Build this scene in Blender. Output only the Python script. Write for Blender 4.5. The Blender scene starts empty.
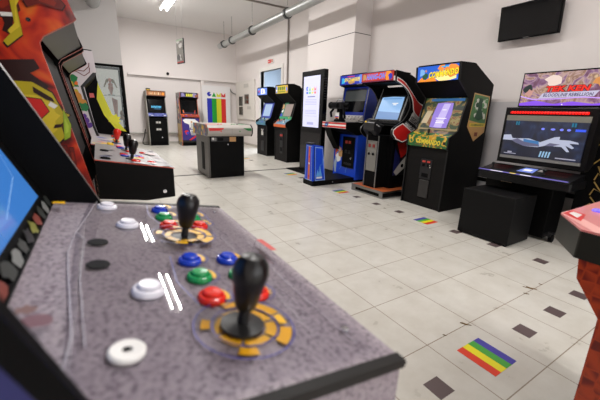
import bpy, math, random
from mathutils import Vector, Matrix
PI = math.pi
S = bpy.context.scene
COL = S.collection
R = math.radians

# ------------------------------------------------------------------ colour / materials
def lin(c):
    out = []
    for v in c[:3]:
        v = v / 255.0
        out.append(v / 12.92 if v <= 0.04045 else ((v + 0.055) / 1.055) ** 2.4)
    return (*out, 1.0)

_M = {}
def mat(name, rgb, rough=0.5, metal=0.0, emit=0.0, coat=0.0, spec=0.5, bump=0.0, bscale=60.0, vary=0.0, vscale=6.0, mottle=None):
    if name in _M:
        return _M[name]
    m = bpy.data.materials.new(name); m.use_nodes = True
    nt = m.node_tree; b = nt.nodes['Principled BSDF']
    c = lin(rgb)
    b.inputs['Base Color'].default_value = c
    b.inputs['Roughness'].default_value = rough
    b.inputs['Metallic'].default_value = metal
    b.inputs['Specular IOR Level'].default_value = spec
    b.inputs['Coat Weight'].default_value = coat
    b.inputs['Coat Roughness'].default_value = 0.03
    if emit:
        b.inputs['Emission Color'].default_value = c
        b.inputs['Emission Strength'].default_value = emit
        b.inputs['Base Color'].default_value = (c[0]*.25, c[1]*.25, c[2]*.25, 1)
    tc = nt.nodes.new('ShaderNodeTexCoord')
    n = nt.nodes.new('ShaderNodeTexNoise'); n.inputs['Scale'].default_value = vscale; n.inputs['Detail'].default_value = 5
    nt.links.new(tc.outputs['Object'], n.inputs['Vector'])
    if vary and not emit:
        mx = nt.nodes.new('ShaderNodeMix'); mx.data_type = 'RGBA'
        k = 1 - vary
        mx.inputs[6].default_value = (c[0]*k, c[1]*k, c[2]*k, 1); mx.inputs[7].default_value = tuple(min(1, v*(1+vary*.6)) for v in c[:3]) + (1,)
        nt.links.new(n.outputs['Fac'], mx.inputs[0]); nt.links.new(mx.outputs[2], b.inputs['Base Color'])
    if bump:
        n2 = nt.nodes.new('ShaderNodeTexNoise'); n2.inputs['Scale'].default_value = bscale; n2.inputs['Detail'].default_value = 4
        nt.links.new(tc.outputs['Object'], n2.inputs['Vector'])
        bp = nt.nodes.new('ShaderNodeBump'); bp.inputs['Strength'].default_value = bump; bp.inputs['Distance'].default_value = 0.01
        nt.links.new(n2.outputs['Fac'], bp.inputs['Height']); nt.links.new(bp.outputs['Normal'], b.inputs['Normal'])
    _M[name] = m
    return m

def splat(name, stops, scale=4.0, rough=0.35, emit=0.0, coat=0.3, detail=3.0, dist=1.2, const=True, stretch=(1, 1, 1)):
    """mottled printed artwork: noise through a colour ramp; stops = [(pos, rgb), ...]"""
    if name in _M:
        return _M[name]
    m = bpy.data.materials.new(name); m.use_nodes = True
    nt = m.node_tree; b = nt.nodes['Principled BSDF']
    tc = nt.nodes.new('ShaderNodeTexCoord'); mp = nt.nodes.new('ShaderNodeMapping'); mp.inputs['Scale'].default_value = stretch
    n = nt.nodes.new('ShaderNodeTexNoise'); n.inputs['Scale'].default_value = scale
    n.inputs['Detail'].default_value = detail; n.inputs['Distortion'].default_value = dist
    r = nt.nodes.new('ShaderNodeValToRGB'); r.color_ramp.interpolation = 'CONSTANT' if const else 'LINEAR'
    e = r.color_ramp.elements
    e[0].position, e[0].color = stops[0][0], lin(stops[0][1])
    e[1].position, e[1].color = stops[1][0], lin(stops[1][1])
    for p, c in stops[2:]:
        q = e.new(p); q.color = lin(c)
    nt.links.new(tc.outputs['Object'], mp.inputs[0]); nt.links.new(mp.outputs[0], n.inputs['Vector'])
    nt.links.new(n.outputs['Fac'], r.inputs[0])
    b.inputs['Roughness'].default_value = rough; b.inputs['Coat Weight'].default_value = coat; b.inputs['Coat Roughness'].default_value = 0.05
    if emit:
        nt.links.new(r.outputs[0], b.inputs['Emission Color']); b.inputs['Emission Strength'].default_value = emit
        b.inputs['Base Color'].default_value = (.03, .03, .03, 1)
    else:
        nt.links.new(r.outputs[0], b.inputs['Base Color'])
    _M[name] = m
    return m

def glassmat(name, tint=(255, 255, 255), refl=1.0, ior=1.45):
    if name in _M:
        return _M[name]
    m = bpy.data.materials.new(name); m.use_nodes = True
    nt = m.node_tree; nt.nodes.clear()
    o = nt.nodes.new('ShaderNodeOutputMaterial'); mx = nt.nodes.new('ShaderNodeMixShader')
    t = nt.nodes.new('ShaderNodeBsdfTransparent'); t.inputs[0].default_value = lin(tint)
    g = nt.nodes.new('ShaderNodeBsdfGlossy'); g.inputs['Roughness'].default_value = 0.02
    f = nt.nodes.new('ShaderNodeFresnel'); f.inputs[0].default_value = ior
    nt.links.new(f.outputs[0], mx.inputs[0]); nt.links.new(t.outputs[0], mx.inputs[1]); nt.links.new(g.outputs[0], mx.inputs[2])
    nt.links.new(mx.outputs[0], o.inputs[0])
    _M[name] = m
    return m

# ------------------------------------------------------------------ mesh builder
class MB:
    def __init__(s):
        s.v = []; s.f = []; s.fm = []; s.mats = []
    def mi(s, m):
        if m not in s.mats: s.mats.append(m)
        return s.mats.index(m)
    def add(s, vs, fs, m):
        o = len(s.v); s.v += [tuple(p) for p in vs]; k = s.mi(m)
        for f in fs:
            s.f.append([i + o for i in f]); s.fm.append(k)
        return s
    def box(s, x0, x1, y0, y1, z0, z1, m):
        vs = [(x0,y0,z0),(x1,y0,z0),(x1,y1,z0),(x0,y1,z0),(x0,y0,z1),(x1,y0,z1),(x1,y1,z1),(x0,y1,z1)]
        return s.add(vs, [(0,3,2,1),(4,5,6,7),(0,1,5,4),(1,2,6,5),(2,3,7,6),(3,0,4,7)], m)
    def prism(s, pts, x0, x1, m, edge=None, axis='x', inner=None):
        """outline of (y, z) points extruded along x (or (x, z) along y, or (x, y) along z)"""
        n = len(pts)
        mk = {'x': lambda p, a: (a, p[0], p[1]), 'y': lambda p, a: (p[0], a, p[1]), 'z': lambda p, a: (p[0], p[1], a)}[axis]
        vs = [mk(p, x0) for p in pts] + [mk(p, x1) for p in pts]
        s.add(vs, [tuple(range(n))[::-1]], m); s.add(vs, [tuple(range(n, 2*n))], inner or m)
        return s.add(vs, [(i, (i+1) % n, n + (i+1) % n, n + i) for i in range(n)], edge or m)
    def slab(s, x0, x1, a, b, t, m, back=None):
        """flat board across x0..x1 whose face runs from a=(y,z) to b=(y,z), thickness t behind the face"""
        dy, dz = b[0]-a[0], b[1]-a[1]; L = math.hypot(dy, dz); ny, nz = dz/L*t, -dy/L*t
        return s.prism([a, b, (b[0]+ny, b[1]+nz), (a[0]+ny, a[1]+nz)], x0, x1, m)
    def cyl(s, p0, p1, r0, m, r1=None, n=20, caps=True):
        p0, p1 = Vector(p0), Vector(p1); r1 = r0 if r1 is None else r1
        d = (p1-p0).normalized(); u = d.orthogonal().normalized(); w = d.cross(u)
        vs = []
        for p, r in ((p0, r0), (p1, r1)):
            for i in range(n):
                a = 2*PI*i/n; vs.append(p + u*math.cos(a)*r + w*math.sin(a)*r)
        fs = [(i, (i+1) % n, n+(i+1) % n, n+i) for i in range(n)]
        if caps: fs += [tuple(range(n))[::-1], tuple(range(n, 2*n))]
        return s.add(vs, fs, m)
    def lathe(s, c, prof, m, n=28, up=(0, 0, 1)):
        """profile [(r, h)] turned around an axis through c"""
        c = Vector(c); d = Vector(up).normalized(); u = d.orthogonal().normalized(); w = d.cross(u)
        vs = []
        for r, h in prof:
            for i in range(n):
                a = 2*PI*i/n; vs.append(c + d*h + (u*math.cos(a) + w*math.sin(a))*max(r, 1e-5))
        fs = []
        for k in range(len(prof)-1):
            for i in range(n):
                fs.append((k*n+i, k*n+(i+1) % n, (k+1)*n+(i+1) % n, (k+1)*n+i))
        return s.add(vs, fs, m)
    def tube(s, pts, r, m, n=10):
        for a, b in zip(pts, pts[1:]): s.cyl(a, b, r, m, n=n)
        for p in pts[1:-1]: s.lathe(p, [(0,-r),(r*.7,-r*.7),(r,0),(r*.7,r*.7),(0,r)], m, n=n)
        return s
    def build(s, name, parent=None, bevel=0.0, loc=None, smooth=True):
        me = bpy.data.meshes.new(name); me.from_pydata(s.v, [], s.f); 
        for m in s.mats: me.materials.append(m)
        if len(me.polygons) == len(s.fm):
            me.polygons.foreach_set('material_index', s.fm)
        if smooth:
            me.polygons.foreach_set('use_smooth', [True]*len(me.polygons)); me.set_sharp_from_angle(angle=R(35))
        o = bpy.data.objects.new(name, me); COL.objects.link(o)
        if parent: o.parent = parent
        if loc: o.location = loc
        if bevel:
            b = o.modifiers.new('bevel', 'BEVEL'); b.width = bevel; b.segments = 2; b.limit_method = 'ANGLE'; b.angle_limit = R(40)
        return o

class Art:
    """printed shapes on a flat face: origin o, unit directions u, v (right, up as seen), n outward; shapes in metres"""
    def __init__(s, mb, o, u, v, w, h):
        s.mb = mb; s.o = Vector(o); s.u = Vector(u).normalized(); s.v = Vector(v).normalized(); s.n = s.u.cross(s.v); s.w = w; s.h = h; s.k = 0
    def P(s, x, y):
        return s.o + s.u*(x*s.w) + s.v*(y*s.h) + s.n*(0.0006 + 0.00025*s.k)
    def poly(s, pts, m):
        s.k += 1
        s.mb.add([s.P(x, y) for x, y in pts], [tuple(range(len(pts)))], m); return s
    def rect(s, x0, y0, x1, y1, m): return s.poly([(x0,y0),(x1,y0),(x1,y1),(x0,y1)], m)
    def disc(s, cx, cy, r, m, n=18, a0=0, a1=360, ry=None):
        ry = r if ry is None else ry
        pts = [(cx+r/s.w*math.cos(R(a0+(a1-a0)*i/n)), cy+ry/s.h*math.sin(R(a0+(a1-a0)*i/n))) for i in range(n if a1-a0 == 360 else n+1)]
        if a1-a0 != 360: pts = [(cx, cy)] + pts
        return s.poly(pts, m)
    def blob(s, cx, cy, r, m, seed=0, n=11, asp=1.0):
        rr = random.Random(seed); pts = []
        for i in range(n):
            a = 2*PI*i/n; q = r*rr.uniform(.6, 1.15)
            X, Y = cx+q*asp*math.cos(a)/s.w, cy+q*math.sin(a)/s.h
            pts.append((X, Y) if s.w == s.h == 1 or s.h == 1.0 and s.w == 1.0 else (min(1, max(0, X)), min(1, max(0, Y))))
        return s.poly(pts, m)
    def blobs(s, cnt, r, ms, seed=1):
        rr = random.Random(seed)
        for i in range(cnt):
            s.blob(rr.random(), rr.random(), r*rr.uniform(.5, 1.3), ms[i % len(ms)], seed*97+i, asp=rr.uniform(.6, 1.6))
        return s
    def stroke(s, pts, wd, m):
        """thick polyline, width wd metres"""
        s.k += 1
        P = [Vector((x*s.w, y*s.h)) for x, y in pts]; L = []; Q = []
        for i, p in enumerate(P):
            d = (P[min(i+1, len(P)-1)] - P[max(i-1, 0)]).normalized(); nn = Vector((-d.y, d.x))*wd/2
            L.append(p+nn); Q.append(p-nn)
        f = lambda p: s.P(p.x/s.w, p.y/s.h)
        vs = [f(p) for p in L] + [f(p) for p in Q]; n = len(L)
        s.mb.add(vs, [(n+i, n+i+1, i+1, i) for i in range(n-1)], m); return s
    def text(s, txt, x0, y0, x1, y1, m, shear=0.0, bold=0.02, tilt=0.0):
        s.k += 1
        vs, fs = glyphs(txt, shear, bold)
        pts = []
        for a, b in vs:
            X, Y = x0 + a*(x1-x0), y0 + b*(y1-y0) + tilt*(a-.5)
            pts.append(s.P(X, Y))
        s.mb.add(pts, fs, m); return s

_G = {}
def glyphs(txt, shear=0.0, bold=0.02):
    key = (txt, shear, bold)
    if key in _G: return _G[key]
    cu = bpy.data.curves.new('lettering', 'FONT'); cu.body = txt; cu.shear = shear; cu.offset = bold; cu.resolution_u = 2; cu.space_character = 1.05
    o = bpy.data.objects.new('lettering', cu); COL.objects.link(o)
    dg = bpy.context.evaluated_depsgraph_get(); me = bpy.data.meshes.new_from_object(o.evaluated_get(dg))
    xs = [v.co.x for v in me.vertices]; ys = [v.co.y for v in me.vertices]
    x0, x1, y0, y1 = min(xs), max(xs), min(ys), max(ys)
    r = ([((v.co.x-x0)/(x1-x0), (v.co.y-y0)/(y1-y0)) for v in me.vertices], [tuple(p.vertices) for p in me.polygons])
    bpy.data.objects.remove(o); bpy.data.meshes.remove(me); bpy.data.curves.remove(cu)
    _G[key] = r
    return r

def thing(name, label, cat, loc=(0, 0, 0), rz=0.0, group=None):
    o = bpy.data.objects.new(name, None); COL.objects.link(o); o.empty_display_size = .1
    o.location = loc; o.rotation_euler = (0, 0, rz)
    return tag(o, label, cat, group)
def tag(o, label, cat, group=None):
    o['label'] = label; o['category'] = cat
    if group: o['group'] = group
    return o
def struct(o):
    o['kind'] = 'structure'; return o

# ------------------------------------------------------------------ shared materials
black = mat('black laminate', (8, 8, 8), .5, spec=.1, vary=.2)
blackg = mat('glossy black', (5, 5, 6), .15, spec=.2)
blackm = mat('matt black', (5, 5, 6), .6, spec=.1)
dgray = mat('dark grey plastic', (32, 32, 34), .45, spec=.25)
mgray = mat('mid grey plastic', (120, 120, 118), .45)
lgray = mat('light grey plastic', (188, 184, 178), .4)
white = mat('white plastic', (232, 230, 226), .35)
redp = mat('red plastic', (214, 34, 28), .3)
chrome = mat('chrome', (210, 210, 214), .18, 1.0)
steel = mat('steel', (150, 150, 150), .35, 1.0)
wood = mat('orange wood laminate', (178, 92, 48), .45, vary=.25, vscale=9)
C = {}
def c(name, rgb, rough=.35): return mat('print ' + name, rgb, rough)
def e(name, rgb, s=1.0): return mat('lit ' + name, rgb, .3, emit=s)
p_red, p_blue, p_green, p_yel, p_org, p_wht, p_blk = c('red', (205,38,34)), c('blue', (28,62,190)), c('green', (30,130,60)), c('yellow', (235,195,30)), c('orange', (225,110,30)), c('white', (230,228,224)), c('black', (14,14,16))
p_nvy, p_gry, p_tan, p_pur, p_dred = c('navy', (28,32,90)), c('grey', (150,148,146)), c('tan', (196,150,98)), c('purple', (90,50,140)), c('dark red', (90,22,20))
e_red, e_blue, e_green, e_yel, e_org, e_wht, e_cyan, e_pur, e_dk = e('red', (225,40,30)), e('blue', (30,80,200)), e('green', (40,150,80)), e('yellow', (245,215,40)), e('orange', (240,140,40)), e('white', (240,238,240)), e('cyan', (60,170,215)), e('purple', (130,90,200)), e('dark', (14,18,34), .8)
screen_off = mat('dark screen glass', (6, 7, 9), .1, spec=.3)

# ------------------------------------------------------------------ room
WX0, WX1, WY0, WY1, H = -0.95, 4.60, -3.2, 12.20, 3.84
wallm = mat('wall paint', (224, 217, 214), .75, bump=.08, bscale=40, vary=.03, vscale=1.2)
ceilm = mat('ceiling paint', (224, 221, 219), .8, vary=.02)
fm = bpy.data.materials.new('floor tiles'); fm.use_nodes = True
nt = fm.node_tree; b = nt.nodes['Principled BSDF']
tc = nt.nodes.new('ShaderNodeTexCoord'); mp = nt.nodes.new('ShaderNodeMapping'); mp.inputs['Location'].default_value = (-1.375+4, -0.457+4, 0)
br = nt.nodes.new('ShaderNodeTexBrick'); br.offset = 0; br.squash = 1
br.inputs['Scale'].default_value = 1; br.inputs['Brick Width'].default_value = .4; br.inputs['Row Height'].default_value = .4
br.inputs['Mortar Size'].default_value = .003; br.inputs['Mortar Smooth'].default_value = .3; br.inputs['Bias'].default_value = 0
br.inputs['Color1'].default_value = lin((198, 195, 187)); br.inputs['Color2'].default_value = lin((204, 201, 193)); br.inputs['Mortar'].default_value = lin((140, 126, 110))
n1 = nt.nodes.new('ShaderNodeTexNoise'); n1.inputs['Scale'].default_value = 5; n1.inputs['Detail'].default_value = 7; n1.inputs['Roughness'].default_value = .62
mx = nt.nodes.new('ShaderNodeMix'); mx.data_type = 'RGBA'; mx.blend_type = 'MULTIPLY'; mx.inputs[0].default_value = .8
rp = nt.nodes.new('ShaderNodeValToRGB'); rp.color_ramp.elements[0].position = .3; rp.color_ramp.elements[0].color = (.84, .82, .79, 1); rp.color_ramp.elements[1].position = .62; rp.color_ramp.elements[1].color = (1, 1, 1, 1)
nt.links.new(tc.outputs['Object'], mp.inputs[0]); nt.links.new(mp.outputs[0], br.inputs['Vector']); nt.links.new(tc.outputs['Object'], n1.inputs['Vector'])
nt.links.new(n1.outputs['Fac'], rp.inputs[0]); nt.links.new(br.outputs['Color'], mx.inputs[6]); nt.links.new(rp.outputs[0], mx.inputs[7]); nt.links.new(mx.outputs[2], b.inputs['Base Color'])
rr = nt.nodes.new('ShaderNodeMapRange'); rr.inputs['To Min'].default_value = .24; rr.inputs['To Max'].default_value = .34
nt.links.new(n1.outputs['Fac'], rr.inputs[0]); nt.links.new(rr.outputs[0], b.inputs['Roughness'])
bp = nt.nodes.new('ShaderNodeBump'); bp.inputs['Strength'].default_value = .25; bp.inputs['Distance'].default_value = .002; bp.invert = True
nt.links.new(br.outputs['Fac'], bp.inputs['Height']); nt.links.new(bp.outputs['Normal'], b.inputs['Normal'])
b.inputs['Specular IOR Level'].default_value = .45

struct(MB().box(WX0-.1, WX1+3.4, WY0-.1, WY1+2.2, -.1, 0, fm).build('floor'))
struct(MB().box(WX0-.1, WX1+.1, WY0-.1, WY1+.1, H, H+.1, ceilm).build('ceiling'))
struct(MB().box(WX0-.1, WX1+.1, WY1, WY1+.1, 0, H, wallm).build('wall_back'))
struct(MB().box(WX0-.1, WX0, WY0, WY1, 0, H, wallm).build('wall_left'))
struct(MB().box(WX0-.1, WX1+.1, WY0-.1, WY0, 0, H, wallm).build('wall_front'))
DY0, DY1, DZ = 8.57, 9.99, 2.42
w = MB(); w.box(WX1, WX1+.1, WY0, DY0, 0, H, wallm).box(WX1, WX1+.1, DY1, WY1, 0, H, wallm).box(WX1, WX1+.1, DY0, DY1, DZ, H, wallm)
struct(w.build('wall_right'))
struct(MB().box(WX0, .57, 8.5, 12.2, 0, H, mat('partition grey', (186, 183, 182), .75)).build('wall_partition'))  # one flat grey, darker than the other walls
# pillar boxed out of the right wall, with the joint line across it
struct(MB().box(4.2, WX1, 5.02, 6.62, 0, 2.655, wallm).box(4.203, WX1, 5.023, 6.617, 2.655, 2.667, dgray).box(4.2, WX1, 5.02, 6.62, 2.667, H, wallm).build('wall_pillar'))
# lower wainscot on the near right wall
struct(MB().box(4.588, 4.6, -3.2, 5.02, 0, 1.42, mat('lower wall paint', (196, 193, 195), .6)).build('trim_wainscot'))
# high box ledge along the back wall and pipe near the floor
struct(MB().box(.95, 4.6, 12.08, 12.2, 2.2, 2.27, wallm).build('trim_ledge', bevel=.004))
struct(MB().box(3.24, 3.36, 12.1, 12.2, 0, 2.2, wallm).build('trim_conduit'))
struct(MB().cyl((.57, 12.12, .37), (3.24, 12.12, .37), .035, mat('painted pipe', (176, 172, 166), .4)).build('trim_pipe'))
struct(MB().box(.57, 4.6, 12.185, 12.2, 0, .07, mat('skirting paint', (180, 174, 166), .5)).build('baseboard_back'))
struct(MB().box(4.585, 4.6, 9.99, 12.2, 0, .07, mat('skirting paint', (180, 174, 166), .5)).box(4.585, 4.6, 6.62, 8.5, 0, .07, mat('skirting paint', (180, 174, 166), .5)).build('baseboard_right'))
struct(MB().box(4.575, 4.588, .3, 5.02, .335, .385, blackm).build('trim_cable_rail'))
struct(MB().box(.6, 3.9, 6.02, 6.06, 0, .006, mat('threshold metal', (52, 48, 46), .5)).build('trim_threshold'))
# doorway
fr = mat('door frame paint', (222, 219, 214), .45)
d = MB()
for y0, y1, z0, z1 in ((DY0-.1, DY0, 0, DZ+.1), (DY1, DY1+.1, 0, DZ+.1), (DY0, DY1, DZ, DZ+.1)):
    d.box(4.57, 4.72, y0, y1, z0, z1, fr)
struct(d.build('door_1'))
# the room behind the doorway
bw = mat('annex wall paint', (202, 214, 226), .7)
a = MB(); a.box(7.9, 8.0, 6.5, 14.3, 0, 3.2, bw).box(4.7, 8, 14.3, 14.4, 0, 3.2, bw).box(4.7, 8, 6.4, 6.5, 0, 3.2, bw).box(4.7, 8, 6.4, 14.4, 3.2, 3.3, bw)
struct(a.build('wall_annex'))
win = MB(); win.box(7.86, 7.9, 13.55, 14.15, 1.6, 2.95, blackm).box(7.84, 7.86, 13.6, 14.1, 1.66, 2.9, mat('night window', (16, 20, 30), .1))
struct(win.build('window_1'))

# ------------------------------------------------------------------ floor markers
def rainbow(x, y, label, turn=0):
    m = MB(); cs = [(212, 62, 40), (226, 214, 38), (74, 160, 62), (72, 66, 158)]
    for i, q in enumerate(cs):
        m.box(-.1+.05*i, -.05+.05*i, -.1, .1, 0, .0012, mat('sticker %d' % i, q, .35))
    o = m.build('rainbow_floor_sticker', loc=(x, y, 0.0002)); o.rotation_euler.z = turn
    tag(o, label, 'floor sticker', 'rainbow stickers on the floor tiles')
rainbow(1.58, .653, 'big striped rainbow floor sticker in the right foreground')
rainbow(3.178, 2.257, 'rainbow floor sticker in front of the camouflage shooter cabinet', PI/2)
rainbow(3.17, 3.857, 'rainbow floor sticker in front of the blue gun cabinet platform', PI/2)
rainbow(3.17, 5.457, 'rainbow floor sticker left of the tall digital kiosk base', PI/2)
rainbow(3.17, 7.857, 'rainbow floor sticker before the two side-by-side black cabinets', PI/2)
sq = mat('brown sticker', (88, 74, 74), .4)
def marker(x, y, label):
    o = MB().box(-.049, .049, -.047, .047, 0, .0012, sq).build('square_floor_sticker', loc=(x, y, 0.0002))
    tag(o, label, 'floor sticker', 'small dark square stickers on the floor tiles')
for x, y, l in ((1.183, .649, 'brown square sticker at the bottom edge, left of the big rainbow'), (1.985, .653, 'brown square sticker just right of the big rainbow sticker'),
                (2.374, .65, 'brown square sticker second right of the big rainbow sticker'), (2.779, .655, 'brown square sticker beside the red honeycomb cabinet'),
                (3.175, 1.056, 'brown square sticker alone between the bench and the pink panel'), (3.172, 1.457, 'brown square sticker peeking from under the bench right corner'),
                (3.16, 1.862, 'brown square sticker at the left corner of the bench'), (3.175, 2.657, 'brown square sticker closest to the camouflage shooter cabinet'),
                (3.172, 3.062, 'brown square sticker between the motorbike and shooter cabinets'), (3.18, 3.48, 'brown square sticker before the orange wooden platform'),
                (3.17, 5.05, 'brown square sticker at the foot of the blue joystick post'), (3.17, 6.657, 'brown square sticker just beyond the floor threshold'),
                (3.17, 7.457, 'brown square sticker before the right one of the twin cabinets')):
    marker(x, y, l)
br_ = mat('dead leaf', (110, 84, 48), .8)
for x, y, s, l in ((1.73, .862, .035, 'torn brown leaf scrap on a tile joint near the big rainbow'), (2.56, .875, .045, 'long brown leaf scrap on the floor toward the bench'),
                   (2.45, .85, .018, 'small brown crumb beside the long leaf scrap'), (2.7, .861, .014, 'tiny brown crumb farthest right of the leaf scraps'), (1.53, .86, .01, 'tiny dark crumb near the first torn leaf')):
    m = MB(); rr_ = random.Random(int(x*1000)); n = 9
    pts = [(s*(1.0 if i % 2 else .45)*rr_.uniform(.6, 1.1)*math.cos(2*PI*i/n)*1.2, s*.35*rr_.uniform(.6, 1.1)*(1 if i % 2 else .5)*math.sin(2*PI*i/n)) for i in range(n)]
    m.prism(pts, 0.0005, .004, br_, axis='z'); o = m.build('leaf_scrap', loc=(x, y, 0)); o.rotation_euler.z = -1.1
    tag(o, l, 'debris', 'brown scraps on the floor')

# ------------------------------------------------------------------ ceiling things
lampw = mat('lamp housing', (225, 225, 222), .4)
tubee = mat('fluorescent tube', (255, 252, 246), .3, emit=16)
def tube_light(y, label, watts):
    t = thing('tube_light', label, 'ceiling light', (1.8, y, H), 0, 'twin tube lights in a row on the ceiling')
    MB().box(-.11, .11, -.76, .76, -.09, 0, lampw).build('housing', t, .006)
    for s in (-1, 1):
        m = MB(); m.cyl((s*.075, -.72, -.115), (s*.075, .72, -.115), .016, tubee, n=12)
        for q in (-.735, .72): m.box(s*.075-.02, s*.075+.02, q, q+.015, -.14, -.085, white)
        m.build('tube', t)
    for s in (-1, 1):
        L = bpy.data.lights.new('tube glow', 'AREA'); L.shape = 'RECTANGLE'; L.size = .035; L.size_y = 1.42; L.energy = watts/2; L.color = (1, .975, .95)
        lo = bpy.data.objects.new('tube_glow', L); COL.objects.link(lo); lo.parent = t; lo.location = (s*.075, 0, -.142)
for y, l, wt in ((9.35, 'twin fluorescent tube light visible on the ceiling at the back', 118), (5.9, 'twin fluorescent tube light overhead by the middle of the room', 96), (1.9, 'twin fluorescent tube light over the front cabinets', 58), (-1.0, 'twin fluorescent tube light behind the viewer', 64)):
    tube_light(y, l, wt)

galv = mat('galvanised steel', (176, 178, 176), .35, .75, bump=.15, bscale=30)
galvd = mat('duct joint', (84, 86, 86), .4, .7)
t = thing('ventilation_duct', 'silver round ventilation duct hanging along the right wall', 'duct', (3.62, 6, 3.2))
m = MB(); m.cyl((0, -4.5, 0), (0, -1.15, 0), .105, galv, n=28); m.cyl((0, -1.15, 0), (0, 5.05, 0), .082, galv, n=28)
k = 0
while k < 60:   # spiral seam rings
    y = -1.1 + k*.1; m.cyl((0, y, 0), (0, y+.012, 0), .085, galv, n=28); k += 1
m.build('pipe', t)
for y in (-3.9, -2.3, -1.15, .55, 2.4, 3.9, 4.6):
    MB().cyl((0, y-.03, 0), (0, y+.03, 0), .108, galvd, n=28).build('clamp', t)
for y in (-2.3, .55, 2.4, 3.9, 4.6):
    MB().cyl((0, y, .15), (0, y, .64), .006, steel, n=8).build('hanger_rod', t)
MB().box(-.04, .06, 4.68, 4.88, .07, .10, galvd).build('damper_plate', t)
t = thing('ventilation_duct', 'grey duct end overhead at the upper left', 'duct', (.15, 6, 3.25))
MB().cyl((0, -5, 0), (0, 3.3, 0), .13, galv, n=24).lathe((0, 3.3, 0), [(.13, 0), (.1, .08), (.05, .12), (0, .13)], galv, up=(0, 1, 0)).build('pipe', t)
for y in (2.2, -1.5): MB().cyl((0, y, .12), (0, y, .59), .006, steel, n=8).build('hanger_rod', t)
o = MB().tube([(1.9, 8.25, H-.02), (4.57, 8.2, H-.02), (4.57, 8.2, 1.0)], .022, mat('conduit grey', (138, 130, 124), .5)).build('conduit_pipe')
tag(o, 'thin grey conduit running over the ceiling and down beside the doorway', 'pipe')

# hanging poster
t = thing('hanging_sign', 'small framed sign hanging from the ceiling before the back wall', 'sign', (1.7, 7.9, 2.16), R(13))
m = MB(); m.box(-.012, .012, -.17, .17, 0, .5, dgray).build('frame', t, .003)
m = MB(); m.box(.0125, .0135, -.155, .155, .02, .48, p_wht).box(-.0135, -.0125, -.155, .155, .02, .48, p_wht)
a = Art(m, (-.0135, .155, .03), (0, -1, 0), (0, 0, 1), .31, .45)
a.rect(0, 0, 1, .95, c('sign grey', (150, 146, 138))); a.blobs(10, .05, [p_wht, c('sign dark', (92, 90, 88)), c('sign mid', (124, 120, 112))], 5); a.rect(0, -.03, 1, .03, p_red); a.rect(0, .95, 1, 1.03, c('sign green', (196, 214, 190)))
m.build('poster', t)
for y in (-.14, .14): MB().cyl((0, y, .5), (0, y, H-2.16), .0012, steel, n=6).build('wire', t)

# small dark camera on ledge, exit sign
t = thing('security_camera', 'tiny black camera on the back wall ledge', 'camera', (2.14, 12.08, 2.27))
MB().lathe((0, 0, 0), [(0, 0), (.035, 0), (.035, .02), (.02, .025), (0, .025)], blackm).build('base', t)
MB().lathe((0, -.02, .05), [(0, -.05), (.035, -.045), (.045, 0), (.035, .05), (0, .055)], blackm, up=(0, 1, 0)).build('body', t)
t = thing('exit_sign', 'small red and white sign above the doorway', 'sign', (4.6, 9.26, 2.6))
m = MB(); m.box(-.03, -.001, -.18, .18, 0, .12, white).build('housing', t, .004)
m = MB(); a = Art(m, (-.03, .17, .01), (0, -1, 0), (0, 0, 1), .34, .1); a.rect(0, 0, .62, 1, p_red); a.rect(.12, .35, .3, .65, p_wht); a.rect(.68, .1, .98, .9, c('sign mid red', (190, 120, 100)))
m.build('face', t)

# utility cupboard with glazed meter windows on the right wall
t = thing('meter_cupboard', 'white wall cupboard with small dark meter windows in the back corner', 'cupboard', (4.6, 11.2, .9))
cb = mat('cupboard paint', (214, 209, 202), .5)
MB().box(-.06, -.001, -.78, .9, 0, 1.33, cb).build('body', t, .004)
for y0, y1, z0, z1 in ((.2, .55, .48, .80), (-.36, .02, .55, .86), (.2, .55, .16, .44)):
    f = MB().box(-.075, -.06, y0-.02, y1+.02, z0-.02, z1+.02, lgray).build('window', t)
    MB().box(-.08, -.075, y0, y1, z0, z1, mat('meter glass', (58, 56, 46), .15)).build('pane', f)
MB().box(-.072, -.06, -.3, .1, 1.1, 1.22, lgray).build('notice', t)
MB().box(-.072, -.06, -.5, -.2, .36, .46, lgray).build('label_plate', t)

# wall television
t = thing('wall_television', 'black flat television mounted high on the right wall', 'television', (4.5, 2.18, 2.15))
t.rotation_euler = (0, R(-7), 0)
MB().box(-.03, .02, -.33, .33, 0, .39, blackm).build('casing', t, .004)
MB().box(-.032, -.03, -.318, .318, .014, .378, screen_off).build('screen', t)
MB().box(-.033, -.03, -.03, .03, .004, .01, steel).build('logo', t)
MB().box(.02, .055, -.12, .12, .08, .3, dgray).build('bracket', t)

# rainbow banner board against the back wall
t = thing('banner_board', 'white upright board with rainbow stripes against the back wall', 'banner', (3.78, 12.07, 0))
MB().box(-.52, .52, 0, .06, 0, 2.04, mat('banner white', (222, 220, 220), .5)).build('board', t, .004)
m = MB(); a = Art(m, (-.52, 0, 0), (1, 0, 0), (0, 0, 1), 1.04, 2.04)
cols = [c('banner blue', (34, 44, 168)), c('banner green', (16, 150, 40)), c('banner yellow', (204, 204, 30)), c('banner red', (206, 36, 30))]
x0, dx = .155, .168
for i in range(4): a.rect(x0+i*dx, .06, x0+(i+1)*dx, .785, cols[i])
a.disc(x0+dx*.5, .857, .075, cols[0], 24, 45, 315); a.disc(x0+dx*.5, .857, .075, cols[0], 12, 180, 360)
a.poly([(x0+dx*1.05, .815), (x0+dx*1.95, .815), (x0+dx*1.5, .892)], cols[1])
for i in (2, 3):
    xx = x0+dx*i; a.poly([(xx+.008, .815), (xx+dx-.008, .815), (xx+dx-.008, .892), (xx+dx*.5, .845), (xx+.008, .892)], cols[i])
m.build('print', t)
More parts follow.
